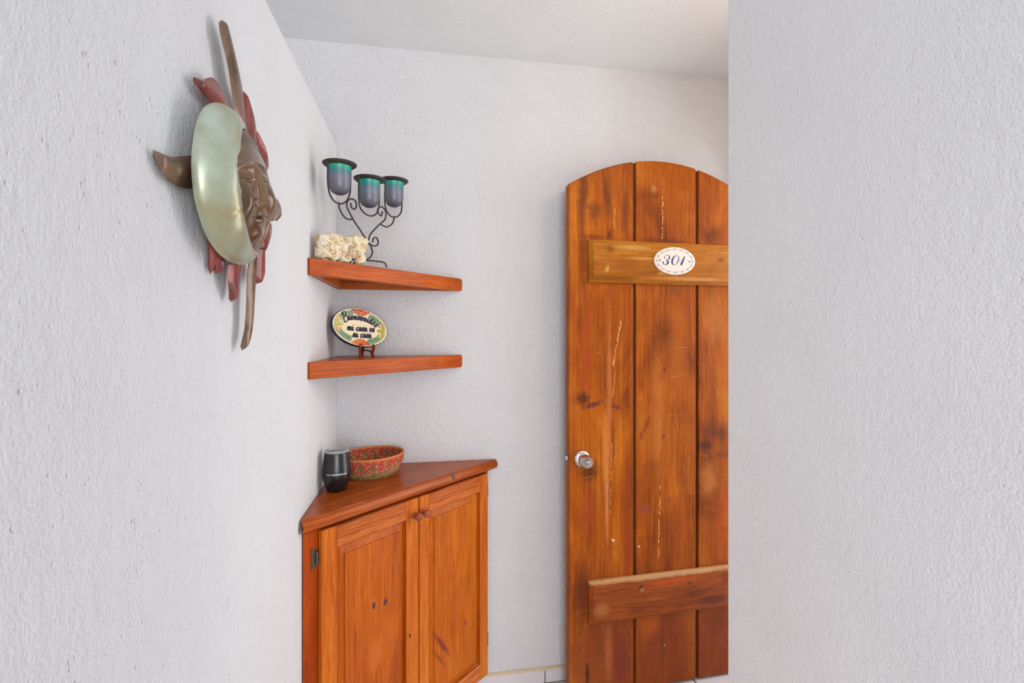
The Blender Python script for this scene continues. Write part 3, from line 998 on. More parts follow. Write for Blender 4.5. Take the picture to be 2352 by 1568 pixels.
for i, ch_ in enumerate('www.tosmoarten.com'):
    wdt = 0
    for sg in G5[ch_]:
        ribbon(bm, [(x + p[0] * sc1, (p[1] - 1) * sc1) for p in sg], 0.00085, 0.0001, 0.0001, 0, fr_t)
        wdt = max(wdt, max(p[0] for p in sg))
    x += (wdt + 0.75) * sc1
obj('printed_lettering', bm, plain('white_print', rgb(236, 236, 236), 0.5), tb)

# coiled basket
bk = empty('coiled_basket', (0.139, -0.128, TZ), CABROT)
tag(bk, 'shallow oval coiled basket in red and straw behind the black tumbler', 'basket')
bmats = [plain('straw_stitch', rgb(190, 132, 84), 0.8, var=0.15, vscale=300), plain('red_stitch', rgb(190, 66, 52), 0.8, var=0.18, vscale=300),
         plain('olive_stitch', rgb(118, 104, 58), 0.8, var=0.2, vscale=300), plain('orange_stitch', rgb(206, 124, 66), 0.75, var=0.12, vscale=300),
         plain('mauve_stitch', rgb(150, 84, 84), 0.8, var=0.15, vscale=300)]
bm = bmesh.new()
NC = 12; rc = 0.0033
rb = random.Random(3); u_ = 0.5
SEG = 210
for i in range(NC):
    f = i / (NC - 1)
    z = rc + f * 0.066
    g = 1 - (1 - f) ** 1.8
    ax_ = 0.090 + 0.026 * g; by_ = 0.078 + 0.024 * g
    rings = []
    for k in range(SEG):
        a = 2 * pi * k / SEG
        st = 1.0 + 0.15 * (1 if k % 2 else -1)
        rr = (rc * 1.05 if i < NC - 1 else rc * 1.25) * st
        cxx, cyy = ax_ * cos(a), by_ * sin(a)
        nv = Vector((cos(a) / ax_, sin(a) / by_, 0)).normalized()
        rings.append([bm.verts.new(Vector((cxx, cyy, z)) + nv * (rr * cos(q)) + Vector((0, 0, rr * 1.08 * sin(q)))) for q in [2 * pi * j / 7 for j in range(7)]])
    for k in range(SEG):
        A, B = rings[k], rings[(k + 1) % SEG]
        a = (k / SEG) * 15.0
        ph = abs((a % 1.0) - 0.5) * 2      # 0 centre of motif .. 1 between
        if i == NC - 1: mi = 3
        elif i == NC - 2: mi = 1 if (k // 2) % 4 else 0
        elif i >= 4:
            want = (i - 3) / (NC - 5.0)
            if k % 2 == 0 or k == 0:
                u_ = rb.random()
            mi = (1 if u_ < 0.75 else 3) if ph < want * 0.7 else ((0, 3, 2, 1, 4)[min(4, int(u_ * 5.2))])
        elif i >= 2: mi = 0 if rb.random() < 0.55 else 2
        else: mi = 2 if rb.random() < 0.7 else 0
        for j in range(7):
            fc = bm.faces.new((A[j], A[(j + 1) % 7], B[(j + 1) % 7], B[j])); fc.material_index = mi
# coiled base
for i in range(14):
    q = (i + 0.5) / 14
    rings = []
    for k in range(72):
        a = 2 * pi * k / 72
        rings.append(Vector((0.089 * q * cos(a), 0.077 * q * sin(a), rc)))
    rings.append(rings[0])
    tube(bm, rings, rc, 6, mi=(1 if i % 3 == 0 else 2), cap=False)
obj('basket_weave', bm, bmats, bk, smooth=True, angle=80)

# ------------------------------------------------------------------ painted oval plaque and its easel
FYAW = radians(33)        # turned to face out of the corner
TILT = radians(-13)
pc = Vector((0.101, -0.142, 1.4235))
pl = empty('welcome_plaque', pc)
ROLL = radians(10.5)
pl.rotation_euler = (Matrix.Rotation(FYAW, 3, 'Z') @ Matrix.Rotation(TILT, 3, 'X') @ Matrix.Rotation(ROLL, 3, 'Y')).to_euler()
tag(pl, 'oval painted ceramic plaque lettered Bienvenidos mi casa es su casa, leaning on its easel', 'plaque')
OA, OB = 0.1035, 0.0690
bm = bmesh.new()
prof = [(0.97, 0.012, 0), (1.0, 0.006, 0), (1.0, -0.003, 0), (0.985, -0.0065, 0), (0.968, -0.0070, 0), (0.955, -0.0070, 1), (0.93, -0.0064, 1), (0.80, -0.0050, 1), (0.45, -0.0046, 1)]
rings = []
for s_, y, m_ in prof:
    rings.append(([bm.verts.new((OA * s_ * cos(2 * pi * k / 96), y, OB * s_ * sin(2 * pi * k / 96))) for k in range(96)], m_))
for (A, _), (B, m_) in zip(rings, rings[1:]):
    for k in range(96):
        f = bm.faces.new((A[k], A[(k + 1) % 96], B[(k + 1) % 96], B[k])); f.material_index = m_
f = bm.faces.new(rings[0][0]); f = bm.faces.new(rings[-1][0]); f.material_index = 1
M_cobalt = plain('cobalt_glaze', rgb(34, 30, 66), 0.15, var=0.2, vscale=60)
M_cream = plain('ivory_glaze', rgb(232, 214, 176), 0.16, var=0.06, vscale=30)
obj('ceramic_plate', bm, [M_cobalt, M_cream], pl, smooth=True, angle=50)

M_ink = plain('dark_blue_lettering', rgb(14, 8, 52), 0.5)
M_redp = plain('red_glaze', rgb(204, 52, 22), 0.2, var=0.25, vscale=200)
M_orp = plain('orange_glaze', rgb(226, 112, 26), 0.2, var=0.2, vscale=200)
M_grn = plain('jade_glaze', rgb(84, 160, 112), 0.2, var=0.25, vscale=150)
M_lime = plain('lime_glaze', rgb(158, 180, 40), 0.2, var=0.2, vscale=150)
M_dk = plain('black_outline_glaze', rgb(28, 34, 30), 0.3)
bm = bmesh.new()
MM = 0.001
TOPH = 0.0062   # above the slightly dished face near the rim
mats_p = [M_dk, M_redp, M_orp, M_grn, M_lime]


def leafp(x, z, l, w, rot, mi, inner=None):
    disc2(bm, x * MM, z * MM, l * MM + 0.0007, w * MM + 0.0007, rot, 0.00025, TOPH, 0, 18)
    disc2(bm, x * MM, z * MM, l * MM, w * MM, rot, 0.0005, TOPH, mi, 18)
    if inner is not None:
        disc2(bm, x * MM, z * MM, l * MM * 0.62, w * MM * 0.42, rot, 0.0007, TOPH, inner, 12)


# top and bottom flowers
for (cx0, cz0, sg) in ((-4, 63.5, -1), (6, -62.5, 1)):
    for k, a in enumerate((-1.42, 1.42, -1.0, 1.0, -0.5, 0.5, 0.0)):
        L = 35 if abs(a) > 1.3 else (27 if abs(a) > 0.7 else 24)
        dx_, dz_ = sin(a), cos(a) * sg
        leafp(cx0 + dx_ * L * 0.52, cz0 + dz_ * L * 0.50, L * 0.46, 5.2, atan2(dz_, dx_), 1 if (sg < 0 or k % 2) else 2, 2)
# side palmettes
for sx_ in (-1, 1):
    for a, ll in ((0.95, 13), (-0.95, 13), (0.0, 14.5)):
        d_ = 14.5
        leafp(sx_ * (93 - (d_ * cos(a) if a == 0 else d_ * 0.55)), 19.5 * sin(a), ll, 6.0, (pi / 2 + sx_ * (0.38 if a > 0 else -0.38)) if a else 0.0, 4, 2)
    for zz in (15.5, -15.5):
        disc2(bm, sx_ * 70 * MM, zz * MM, 0.0036, 0.0036, 0, 0.0005, TOPH, 2, 12)
# fern sprays on the four quarters
for qx in (-1, 1):
    for qz in (-1, 1):
        for k in range(6):
            tq = k / 5
            ang = radians(66 - 34 * tq)
            ex = 84 * cos(ang); ez = 51 * sin(ang)
            tdir = atan2(-51 * cos(ang), 84 * sin(ang))
            for sd in (-1, 1):
                off = 5.2 * sd
                nx_, nz_ = cos(ang) * 0.6, sin(ang)
                leafp(qx * (ex + nx_ * off), qz * (ez + nz_ * off), 6.3, 2.7, qx * qz * (tdir + sd * 0.85 + pi), 3)
        st = [(qx * 84 * cos(radians(a)) * MM, qz * 51 * sin(radians(a)) * MM) for a in range(70, 28, -4)]
        ribbon(bm, st, 0.0014, 0.0009, TOPH, 1)
obj('painted_flowers', bm, mats_p, pl)

# cursive lettering: strokes on a unit x-height
LET = {
    'B': (1.45, [[(0.42, 2.15), (0.36, 1.0), (0.28, -0.15)], [(0.0, 1.5), (0.15, 2.05), (0.60, 2.3), (1.08, 2.05), (1.05, 1.55), (0.75, 1.22), (0.45, 1.15)],
                 [(0.45, 1.15), (1.0, 1.18), (1.38, 0.75), (1.25, 0.1), (0.75, -0.2), (0.28, -0.15)]]),
    'i': (0.55, [[(0.0, 0.5), (0.18, 1.0), (0.16, 0.3), (0.28, 0.0), (0.55, 0.3)], [(0.22, 1.45), (0.25, 1.58)]]),
    'e': (0.75, [[(0.0, 0.35), (0.45, 0.62), (0.50, 0.92), (0.25, 1.0), (0.08, 0.6), (0.15, 0.12), (0.42, 0.0), (0.75, 0.35)]]),
    'n': (0.95, [[(0.0, 0.6), (0.12, 1.0), (0.12, 0.0)], [(0.12, 0.55), (0.38, 1.0), (0.58, 0.9), (0.56, 0.2), (0.70, 0.0), (0.95, 0.35)]]),
    'v': (0.80, [[(0.0, 0.8), (0.12, 1.0), (0.18, 0.3), (0.35, 0.0), (0.58, 0.4), (0.60, 0.95), (0.80, 0.85)]]),
    'd': (0.90, [[(0.55, 0.85), (0.25, 1.0), (0.05, 0.6), (0.12, 0.1), (0.40, 0.1), (0.60, 0.6), (0.72, 1.9)], [(0.66, 1.2), (0.60, 0.25), (0.70, 0.0), (0.90, 0.3)]]),
    'o': (0.78, [[(0.35, 1.0), (0.06, 0.75), (0.06, 0.2), (0.32, 0.0), (0.58, 0.25), (0.56, 0.8), (0.35, 1.0), (0.78, 0.9)]]),
    's': (0.72, [[(0.0, 0.15), (0.38, 1.12), (0.52, 0.6), (0.55, 0.2), (0.30, 0.0), (0.10, 0.18)], [(0.30, 0.0), (0.72, 0.25)]]),
    'm': (1.30, [[(0.0, 0.6), (0.12, 1.0), (0.12, 0.0)], [(0.12, 0.55), (0.34, 1.0), (0.50, 0.9), (0.50, 0.0)], [(0.50, 0.55), (0.74, 1.0), (0.92, 0.9), (0.90, 0.2), (1.04, 0.0), (1.30, 0.35)]]),
    'c': (0.72, [[(0.52, 0.85), (0.30, 1.0), (0.05, 0.65), (0.10, 0.12), (0.38, 0.0), (0.72, 0.35)]]),
    'a': (0.88, [[(0.58, 0.8), (0.30, 1.0), (0.05, 0.6), (0.12, 0.08), (0.40, 0.12), (0.58, 0.85), (0.58, 0.2), (0.68, 0.0), (0.88, 0.3)]]),
    'u': (0.90, [[(0.0, 0.6), (0.12, 1.0), (0.12, 0.2), (0.34, 0.0), (0.56, 0.4), (0.60, 1.0)], [(0.60, 1.0), (0.60, 0.2), (0.72, 0.0), (0.90, 0.3)]]),
}
bm = bmesh.new()


def write(word, path, size, w):
    """path(s) -> (x, z, angle); s is the length along the baseline in mm."""
    s = 0.0
    for chx in word:
        if chx == ' ':
            s += size * 0.75; continue
        adv, st = LET[chx]
        px_, pz_, an = path(s + adv * size * 0.5)
        for sg in st:
            pp = catmull([(a_, b_, 0) for a_, b_ in sg], 6)
            q = []
            for p in pp:
                k_ = 1.18 if chx == 'B' else 1.0
                lx_ = (p[0] - adv * 0.5) * size * k_ + 0.22 * p[1] * size
                lz_ = p[1] * size * k_
                q.append(((px_ + lx_ * cos(an) - lz_ * sin(an)) * MM, (pz_ + lx_ * sin(an) + lz_ * cos(an)) * MM))
            ribbon(bm, q, w * MM * (0.68 if chx == 'B' else 0.90), 0.0026, 0.0048)
        s += adv * size


def width(word, size):
    return sum(0.75 * size if ch_ == ' ' else LET[ch_][0] * size for ch_ in word)


def arcpath(s, W, A, Bz, z0):
    # upper half ellipse from left to right
    tot = []
    N_ = 120
    a0, a1 = radians(172), radians(19)
    pts = [(A * cos(a0 + (a1 - a0) * k / N_), z0 + Bz * sin(a0 + (a1 - a0) * k / N_)) for k in range(N_ + 1)]
    acc = [0]
    for p, q in zip(pts, pts[1:]):
        acc.append(acc[-1] + sqrt((p[0] - q[0]) ** 2 + (p[1] - q[1]) ** 2))
    tgt = s / W * acc[-1]
    for k in range(N_):
        if acc[k + 1] >= tgt:
            break
    p, q = pts[k], pts[k + 1]
    return (p[0], p[1], atan2(q[1] - p[1], q[0] - p[0]) * 0.8)


SZ = 12.2
Wd = width('Bienvenidos', SZ)
write('Bienvenidos', lambda s: arcpath(s, Wd, 60, 24, 2), SZ, 4.2)
for txt, z0, xs_ in (('mi casa es', -12.5, 3.0), ('su casa', -35.0, 8.0)):
    sz = 12.4
    wd = width(txt, sz)
    write(txt, lambda s: (xs_ - wd / 2 + s, z0 + 2.0, radians(9)) if False else (xs_ - wd / 2 + s, z0 + (s - wd / 2) * 0.12, radians(7)), sz, 3.9)
obj('painted_lettering', bm, M_ink, pl)

# easel: two jointed wooden profiles opening backwards
ea = empty('plaque_easel', (0.128, -0.158, 1.3212), FYAW)
tag(ea, 'small dark red-brown wooden easel under the painted oval plaque', 'easel')
M_eas = wood('easel_hardwood', 'z', (rgb(92, 34, 18), rgb(132, 52, 26), rgb(160, 72, 40)), 91.0, rough=0.35)
for sd in (-1, 1):
    h = empty('side_frame', (0, 0.044, 0), sd * radians(24)); h.parent = ea
    bm = bmesh.new()
    # side profile, y forward is negative
    pts = [(-0.052, 0.0), (-0.043, 0.0), (-0.036, 0.016), (-0.018, 0.024), (-0.004, 0.018), (-0.001, 0.0), (0.008, 0.0), (0.008, 0.085),
           (0.000, 0.088), (-0.006, 0.026), (-0.018, 0.023), (-0.043, 0.023), (-0.046, 0.042), (-0.050, 0.046), (-0.054, 0.036), (-0.052, 0.024), (-0.047, 0.014)]
    prism(bm, [(y, z) for y, z in pts], sd * 0.002, sd * 0.009, plane='yz')
    obj('profile', bm, M_eas, h, bevel=0.001)
bm = bmesh.new()
tube(bm, [(0, 0.048, 0.010), (0, 0.048, 0.080)], 0.0030, 10)
obj('pivot_pin', bm, M_eas, ea, smooth=True)

# ------------------------------------------------------------------ candelabra
SZT = 1.6172
cd = empty('candelabra', (0.142, -0.299, SZT), radians(57.84))
tag(cd, 'dark wrought-iron scrollwork candelabra with three frosted cups on the upper shelf', 'candle holder')
M_iron = plain('brown_black_iron', rgb(62, 54, 50), 0.5, 0.35, var=0.3, vscale=120, bump=0.2)
WIR = {
    'cradle1': [(-0.170, 0.2870), (-0.1715, 0.2601), (-0.1710, 0.2244), (-0.163, 0.1927), (-0.1447, 0.1773), (-0.1200, 0.1755), (-0.0951, 0.1885), (-0.0800, 0.2120), (-0.0755, 0.2400), (-0.0748, 0.2870)],
    'cradle2': [(-0.0443, 0.2790), (-0.0443, 0.209), (-0.0345, 0.1801), (-0.0066, 0.1681), (0.0181, 0.1696), (0.0414, 0.1817), (0.0544, 0.2067), (0.0566, 0.2353), (0.0566, 0.2790)],
    'cradle3': [(0.0980, 0.3150), (0.0950, 0.2436), (0.101, 0.2117), (0.1246, 0.1948), (0.1533, 0.1954), (0.1829, 0.2138), (0.1935, 0.2434), (0.1950, 0.3150)],
}
ARM = [
    [(-0.0748, 0.1872), (-0.071, 0.174), (-0.0578, 0.1707), (-0.0482, 0.1821), (-0.052, 0.1967), (-0.0692, 0.2000), (-0.0859, 0.1908), (-0.0922, 0.1741), (-0.0804, 0.1565), (-0.0578, 0.1333), (-0.0345, 0.1147), (-0.0187, 0.102), (-0.0025, 0.089), (0.009, 0.0803)],
    [(-0.1256, 0.1755), (-0.1238, 0.159), (-0.1096, 0.1424), (-0.0915, 0.1338), (-0.0654, 0.1378)],
    [(0.0809, 0.1962), (0.0787, 0.1832), (0.0698, 0.1798), (0.0588, 0.1884), (0.0588, 0.2008), (0.0742, 0.21), (0.0922, 0.2073), (0.1013, 0.1925), (0.0945, 0.1712), (0.0698, 0.152), (0.0393, 0.1265), (0.016, 0.1031), (0.009, 0.0803)],
    [(0.1484, 0.1945), (0.1388, 0.1692), (0.1106, 0.1505), (0.0877, 0.1487), (0.070, 0.1524)],
    [(0.0308, 0.0841), (0.035, 0.0971), (0.05, 0.1025), (0.0588, 0.0917), (0.0544, 0.0785), (0.035, 0.0726), (0.016, 0.0762), (0.009, 0.0803)],
    [(-0.0345, 0.0872), (-0.0404, 0.094), (-0.052, 0.0957), (-0.0624, 0.0848), (-0.0559, 0.0691), (-0.0345, 0.065), (-0.0066, 0.0723), (0.009, 0.0803)],
    [(0.009, 0.0803), (0.0244, 0.0654), (0.0286, 0.0484), (0.0181, 0.0333), (-0.0025, 0.0224), (-0.0114, 0.0198)],
    [(0.009, 0.0803), (-0.010, 0.0654), (-0.0250, 0.0484), (-0.0230, 0.0333), (-0.0134, 0.0204)],
]
RW = 0.0026
bm = bmesh.new()
aw = radians(57.84)
for ia, a in enumerate(ARM):
    if ia in (5, 7):      # the lower left scroll stands out of the plane of the arms
        dxx, dyy = -cos(aw) + 0.25 * sin(aw), sin(aw) + 0.25 * cos(aw)
        q = []
        for s_, z in a:
            m_ = (0.009 - s_) * 0.78
            q.append((0.009 + dxx * m_, dyy * m_, z))
        tube(bm, catmull(q, 7), RW, 8)
    else:
        tube(bm, catmull([(s_, 0, z) for s_, z in a], 7), RW, 8)
obj('scroll_frame', bm, M_iron, cd, smooth=True)
# foot: two bent bars crossing under the stem
bm = bmesh.new()
aw = radians(57.84)


def w2l(X, Y):
    dx_, dy_ = X - 0.142, Y + 0.299
    return (dx_ * cos(aw) + dy_ * sin(aw), -dx_ * sin(aw) + dy_ * cos(aw))


fx = w2l(0.134, -0.297)
e1 = w2l(0.200, -0.262)
d1 = Vector((e1[0] - fx[0], e1[1] - fx[1], 0)).normalized()
for rot_, L in ((0, 0.074), (98, 0.070), (165, 0.042)):
    p0 = Vector((-0.012, 0, 0.0198))
    dd = Matrix.Rotation(radians(rot_), 3, 'Z') @ d1
    tube(bm, catmull([p0, p0 + dd * L * 0.5, p0 + dd * L * 0.85 + Vector((0, 0, -0.001)), p0 + dd * L * 0.97 + Vector((0, 0, -0.006)), p0 + dd * L * 1.02 + Vector((0, 0, -0.0172))], 6), RW, 8)
obj('foot', bm, M_iron, cd, smooth=True)
# holders: flared ring + cradle wire, one group per cup
t = NT('frosted_teal_glass')
c = t.coords()
sp = t.n('ShaderNodeSeparateXYZ'); t.l(c, sp.inputs[0])
hcol = t.ramp(t.rng(sp.outputs['Z'], -0.088, 0.0, 0, 1), [(0.0, rgb(132, 126, 142)), (0.50, rgb(164, 166, 182)), (0.70, rgb(112, 170, 186)), (0.84, rgb(0, 214, 184)), (1.0, rgb(0, 250, 205))])
dif = t.n('ShaderNodeBsdfDiffuse'); trl = t.n('ShaderNodeBsdfTranslucent'); gl = t.n('ShaderNodeBsdfGlossy')
gl.inputs['Roughness'].default_value = 0.35
gl.inputs['Color'].default_value = (1, 1, 1, 1)
m1 = t.n('ShaderNodeMixShader'); m2 = t.n('ShaderNodeMixShader')
m1.inputs[0].default_value = 0.62; m2.inputs[0].default_value = 0.06
t.l(hcol, dif.inputs['Color']); t.l(hcol, trl.inputs['Color'])
t.l(dif.outputs[0], m1.inputs[1]); t.l(trl.outputs[0], m1.inputs[2])
t.l(m1.outputs[0], m2.inputs[1]); t.l(gl.outputs[0], m2.inputs[2])
t.l(m2.outputs[0], t.out.inputs['Surface'])
M_cup = t.m
for (s_, z, off), nm in (((-0.1225, 0.2885, 0.0), 'cradle1'), ((0.0062, 0.2805, -0.006), 'cradle2'), ((0.1465, 0.3165, 0.0), 'cradle3')):
    hd = empty('cup_holder', (s_, off, z)); hd.parent = cd
    bm = bmesh.new()
    lathe(bm, [(0.0355, -0.0030), (0.0420, -0.0015), (0.0480, 0.0030), (0.0492, 0.0022), (0.0488, -0.0005), (0.0425, -0.0055), (0.0360, -0.0070)], 56, close=True)
    obj('flared_ring', bm, M_iron, hd, smooth=True, angle=60)
    bm = bmesh.new()
    tube(bm, catmull([(p[0] - s_, 0, p[1] - z - 0.003) for p in WIR[nm]], 7), RW, 8)
    obj('cradle_wire', bm, M_iron, hd, smooth=True)
    bm = bmesh.new()
    prof = [(0.0352, 0.0), (0.0336, -0.006), (0.0322, -0.020), (0.0322, -0.055), (0.0300, -0.070), (0.0235, -0.082), (0.0130, -0.0885), (0.001, -0.0900)]
    inn = [(0.001, -0.0865), (0.0120, -0.0850), (0.0215, -0.079), (0.0275, -0.068), (0.0296, -0.055), (0.0296, -0.020), (0.0310, -0.006), (0.0330, 0.0)]
    lathe(bm, prof + inn, 48)
    bmesh.ops.remove_doubles(bm, verts=bm.verts, dist=1e-6)
    obj('glass_cup', bm, M_cup, hd, smooth=True, angle=60)

# ------------------------------------------------------------------ coral rock
def blob_mesh(blobs, vox, seed):
    bm = bmesh.new()
    for (x, y, z, rx, ry, rz) in blobs:
        m = Matrix.Translation((x, y, z)) @ Matrix.Diagonal((rx, ry, rz, 1))
        bmesh.ops.create_icosphere(bm, subdivisions=3, radius=1.0, matrix=m)
    me = bpy.data.meshes.new('blob'); bm.to_mesh(me); bm.free()
    o = bpy.data.objects.new('blob', me); COL.objects.link(o)
    md = o.modifiers.new('r', 'REMESH'); md.mode = 'VOXEL'; md.voxel_size = vox
    dg = bpy.context.evaluated_depsgraph_get()
    ev = o.evaluated_get(dg)
    m2_ = bpy.data.meshes.new_from_object(ev)
    bpy.data.objects.remove(o); bpy.data.meshes.remove(me)
    return m2_


COR_ANG = radians(45)
co = empty('coral_rock', (0.056, -0.400, 1.6172), COR_ANG)
tag(co, 'cream porous coral rock beside the candelabra foot on the upper shelf', 'coral')
# local x runs along the shelf's front edge
BL = [(-0.030, 0.004, 0.022, 0.024, 0.026, 0.022), (-0.020, 0.004, 0.050, 0.030, 0.026, 0.030), (0.002, 0.000, 0.030, 0.026, 0.024, 0.030), (-0.004, 0.006, 0.060, 0.030, 0.024, 0.022),
      (0.036, 0.012, 0.062, 0.030, 0.020, 0.022), (0.044, 0.016, 0.040, 0.020, 0.016, 0.030), (0.048, 0.016, 0.014, 0.024, 0.018, 0.014),
      (0.090, -0.004, 0.062, 0.030, 0.019, 0.028), (0.084, -0.004, 0.040, 0.024, 0.018, 0.026), (0.096, -0.004, 0.018, 0.018, 0.016, 0.020), (0.074, -0.004, 0.074, 0.018, 0.016, 0.014), (0.104, -0.004, 0.074, 0.018, 0.015, 0.016), (0.060, 0.004, 0.066, 0.022, 0.014, 0.016), (0.058, 0.010, 0.020, 0.020, 0.012, 0.018)]
me = blob_mesh(BL, 0.0015, 0)
NRM = [v.normal.copy() for v in me.vertices]
for v in me.vertices:
    p = v.co.copy()
    vn = NRM[v.index]
    q = p * 62
    d = noise.fractal(q, 0.8, 2.0, 4) * 0.0032
    n1 = noise.cell_vector(Vector((0, 0, 0)))
    # pits
    dist, pos = noise.voronoi(p * 120)
    pit = max(0.0, 0.42 - dist[0]) / 0.42 * (1 if noise.noise(p * 60) > -0.05 else 0)
    dist2, pos2 = noise.voronoi((p + Vector((3, 1, 2))) * 42)
    pit2 = max(0.0, 0.40 - dist2[0]) / 0.40 * (1 if noise.noise(p * 25 + Vector((5, 5, 5))) > -0.12 else 0)
    ridge = abs(noise.noise(p * 30))
    d += 0.004 * (0.35 - ridge)
    d -= pit * 0.0062 + min(1, pit2 * 1.8) * 0.0105
    v.co = p + vn * d
mz = min(v.co.z for v in me.vertices)
for v in me.vertices:
    v.co.z -= mz
    if v.co.z < 0.003: v.co.z = max(0.0, v.co.z * 0.5)
for poly in me.polygons:
    poly.use_smooth = True
t = NT('coral_limestone')
c = t.coords()
geo = t.n('ShaderNodeNewGeometry')
pn = t.noise(c, 48, 4, 0.65)
basec = t.ramp(pn, [(0.34, rgb(176, 122, 78)), (0.46, rgb(228, 204, 160)), (0.60, rgb(242, 232, 208))])
hole = t.rng(geo.outputs['Pointiness'], 0.40, 0.495, 1, 0)
basec = t.mix(t.math('MULTIPLY', hole, 0.9), basec, rgb(118, 72, 42))
pv = t.rng(t.voronoi(c, 210), 0.10, 0.30, 1, 0)
sel = t.rng(t.noise(c, 90, 2, .5), 0.50, 0.58, 0, 1)
basec = t.mix(t.math('MULTIPLY', t.math('MULTIPLY', pv, sel), 0.75), basec, rgb(128, 78, 54))
t.set(Base_Color=basec, Roughness=0.9, Normal=t.bump(t.noise(c, 330, 4, .7), 0.7, 0.0016))
me.materials.clear(); me.materials.append(t.m)
me.name = 'coral_mass'
o = bpy.data.objects.new('coral_mass', me); COL.objects.link(o); o.parent = co

# ------------------------------------------------------------------ sun and moon wall sculpture
SY, SZc = -1.090, 1.620
ss = empty('sun_and_moon_sculpture', (0.0, SY, SZc))
tag(ss, 'metal sun and crescent moon face sculpture hung on the left wall', 'wall sculpture')


def metal_paint(name, cols, rough=0.28, metal=0.55, sc=14.0, speck=0.25):
    t = NT(name)
    c = t.coords()
    f = t.noise(c, sc, 4, 0.62, 0.5)
    col = t.ramp(f, [(0.34, cols[0]), (0.5, cols[1]), (0.66, cols[2])])
    s = t.rng(t.noise(c, 480, 2, 0.6), 0.58, 0.68, 0, speck)
    col = t.mix(s, col, tuple(x * 0.35 for x in cols[0][:3]) + (1,))
    nrm = t.bump(t.noise(c, 110, 3, .6), 0.12, 0.0008)
    return t.set(Base_Color=col, Roughness=t.rng(f, .3, .7, rough - .05, rough + .12), Metallic=metal, Normal=nrm, Coat_Weight=0.4, Coat_Roughness=0.12)


M_moon = metal_paint('green_gold_patina', (rgb(162, 150, 112), rgb(164, 170, 146), rgb(186, 194, 180)), 0.30, 0.35, 9.0, 0.12)
M_sun = metal_paint('brown_bronze_patina', (rgb(84, 62, 40), rgb(112, 84, 58), rgb(134, 106, 78)), 0.18, 0.4, 16.0, 0.15)
M_ray = metal_paint('brown_ray_patina', (rgb(92, 68, 50), rgb(120, 92, 70), rgb(136, 106, 96)), 0.30, 0.4, 22.0)
M_red = metal_paint('red_ray_patina', (rgb(96, 56, 50), rgb(142, 62, 54), rgb(150, 84, 72)), 0.30, 0.35, 20.0)

# sun face: height field over a disc
YS, ZS, RS = 0.004, 0.006, 0.112      # centre in the sculpture's frame


def g2(y, z, cy_, cz_, sy_, sz_, rot=0.0):
    a, b = y - cy_, z - cz_
    a, b = a * cos(rot) + b * sin(rot), -a * sin(rot) + b * cos(rot)
    return exp(-(a / sy_) ** 2 - (b / sz_) ** 2)


FR = radians(15)        # the face leans with the long rays


def sun_h(y0, z0):
    r = sqrt((y0 - YS) ** 2 + (z0 - ZS) ** 2) / RS
    h = 0.034 + 0.042 * max(0.0, 1 - min(r, 1) ** 2.2) ** 0.8
    dy, dz = y0 + 0.018, z0 - 0.002
    y = dy * cos(FR) + dz * sin(FR); z = -dy * sin(FR) + dz * cos(FR)
    t_ = (0.034 - z) / 0.052
    if -0.2 < t_ < 1.2:
        prof = 0.005 + 0.010 * max(0, min(1, t_)) ** 1.4
        end = 1.0 if t_ < 0.95 else max(0, 1 - (t_ - 0.95) / 0.25)
        if t_ < 0: end = 1 + t_ * 5
        h += prof * max(0, end) * exp(-(y / (0.0055 + 0.0030 * max(0, t_))) ** 2)
    for s in (-1, 1):
        h += 0.0045 * g2(y, z, s * 0.0095, -0.0150, 0.0055, 0.0055)          # nostril wings
        h -= 0.0080 * g2(y, z, s * 0.027, 0.026, 0.014, 0.0095)              # eye socket
        h += 0.0080 * g2(y, z, s * 0.028, 0.025, 0.0105, 0.0060)             # eyeball
        h -= 0.0028 * g2(y, z, s * 0.028, 0.0180, 0.014, 0.0020)
        h += 0.0050 * g2(y, z, s * 0.029, 0.0400, 0.018, 0.0036, -s * 0.25)  # brow
        h += 0.0100 * g2(y, z, s * 0.043, -0.014, 0.017, 0.027)              # cheek
    h += 0.0050 * g2(y, z, 0, -0.0320, 0.014, 0.0038)      # upper lip
    h += 0.0055 * g2(y, z, 0, -0.0425, 0.0120, 0.0042)     # lower lip
    h -= 0.0042 * g2(y, z, 0, -0.0372, 0.018, 0.0015)
    h += 0.0060 * g2(y, z, 0, -0.066, 0.018, 0.013)        # chin
    # hammered hair lines near the upper edge
    if r > 0.55:
        h += 0.0007 * sin(atan2(z0 - ZS, y0 - YS) * 95) * min(1, (r - 0.55) / 0.2) * (1 if z0 > 0.02 else 0.3)
    return h


bm = bmesh.new()
NR, NA = 84, 240
grid = []
for i in range(NR + 1):
    r = RS * (i / NR) ** 0.85
    row = []
    for k in range(NA):
        a = 2 * pi * k / NA
        y = YS + r * cos(a); z = ZS + r * sin(a)
        row.append(bm.verts.new((sun_h(y, z), y, z)) if i else None)
    grid.append(row)
ctr = bm.verts.new((sun_h(YS, ZS), YS, ZS))
for k in range(NA):
    bm.faces.new((ctr, grid[1][k], grid[1][(k + 1) % NA]))
for i in range(1, NR):
    for k in range(NA):
        bm.faces.new((grid[i][k], grid[i + 1][k], grid[i + 1][(k + 1) % NA], grid[i][(k + 1) % NA]))
back = []
for k in range(NA):
    a = 2 * pi * k / NA
    back.append(bm.verts.new((0.031, YS + (RS - 0.003) * cos(a), ZS + (RS - 0.003) * sin(a))))
for k in range(NA):
    bm.faces.new((grid[NR][k], back[k], back[(k + 1) % NA], grid[NR][(k + 1) % NA]))
bm.faces.new(back)
obj('sun_face', bm, M_sun, ss, smooth=True, angle=60)

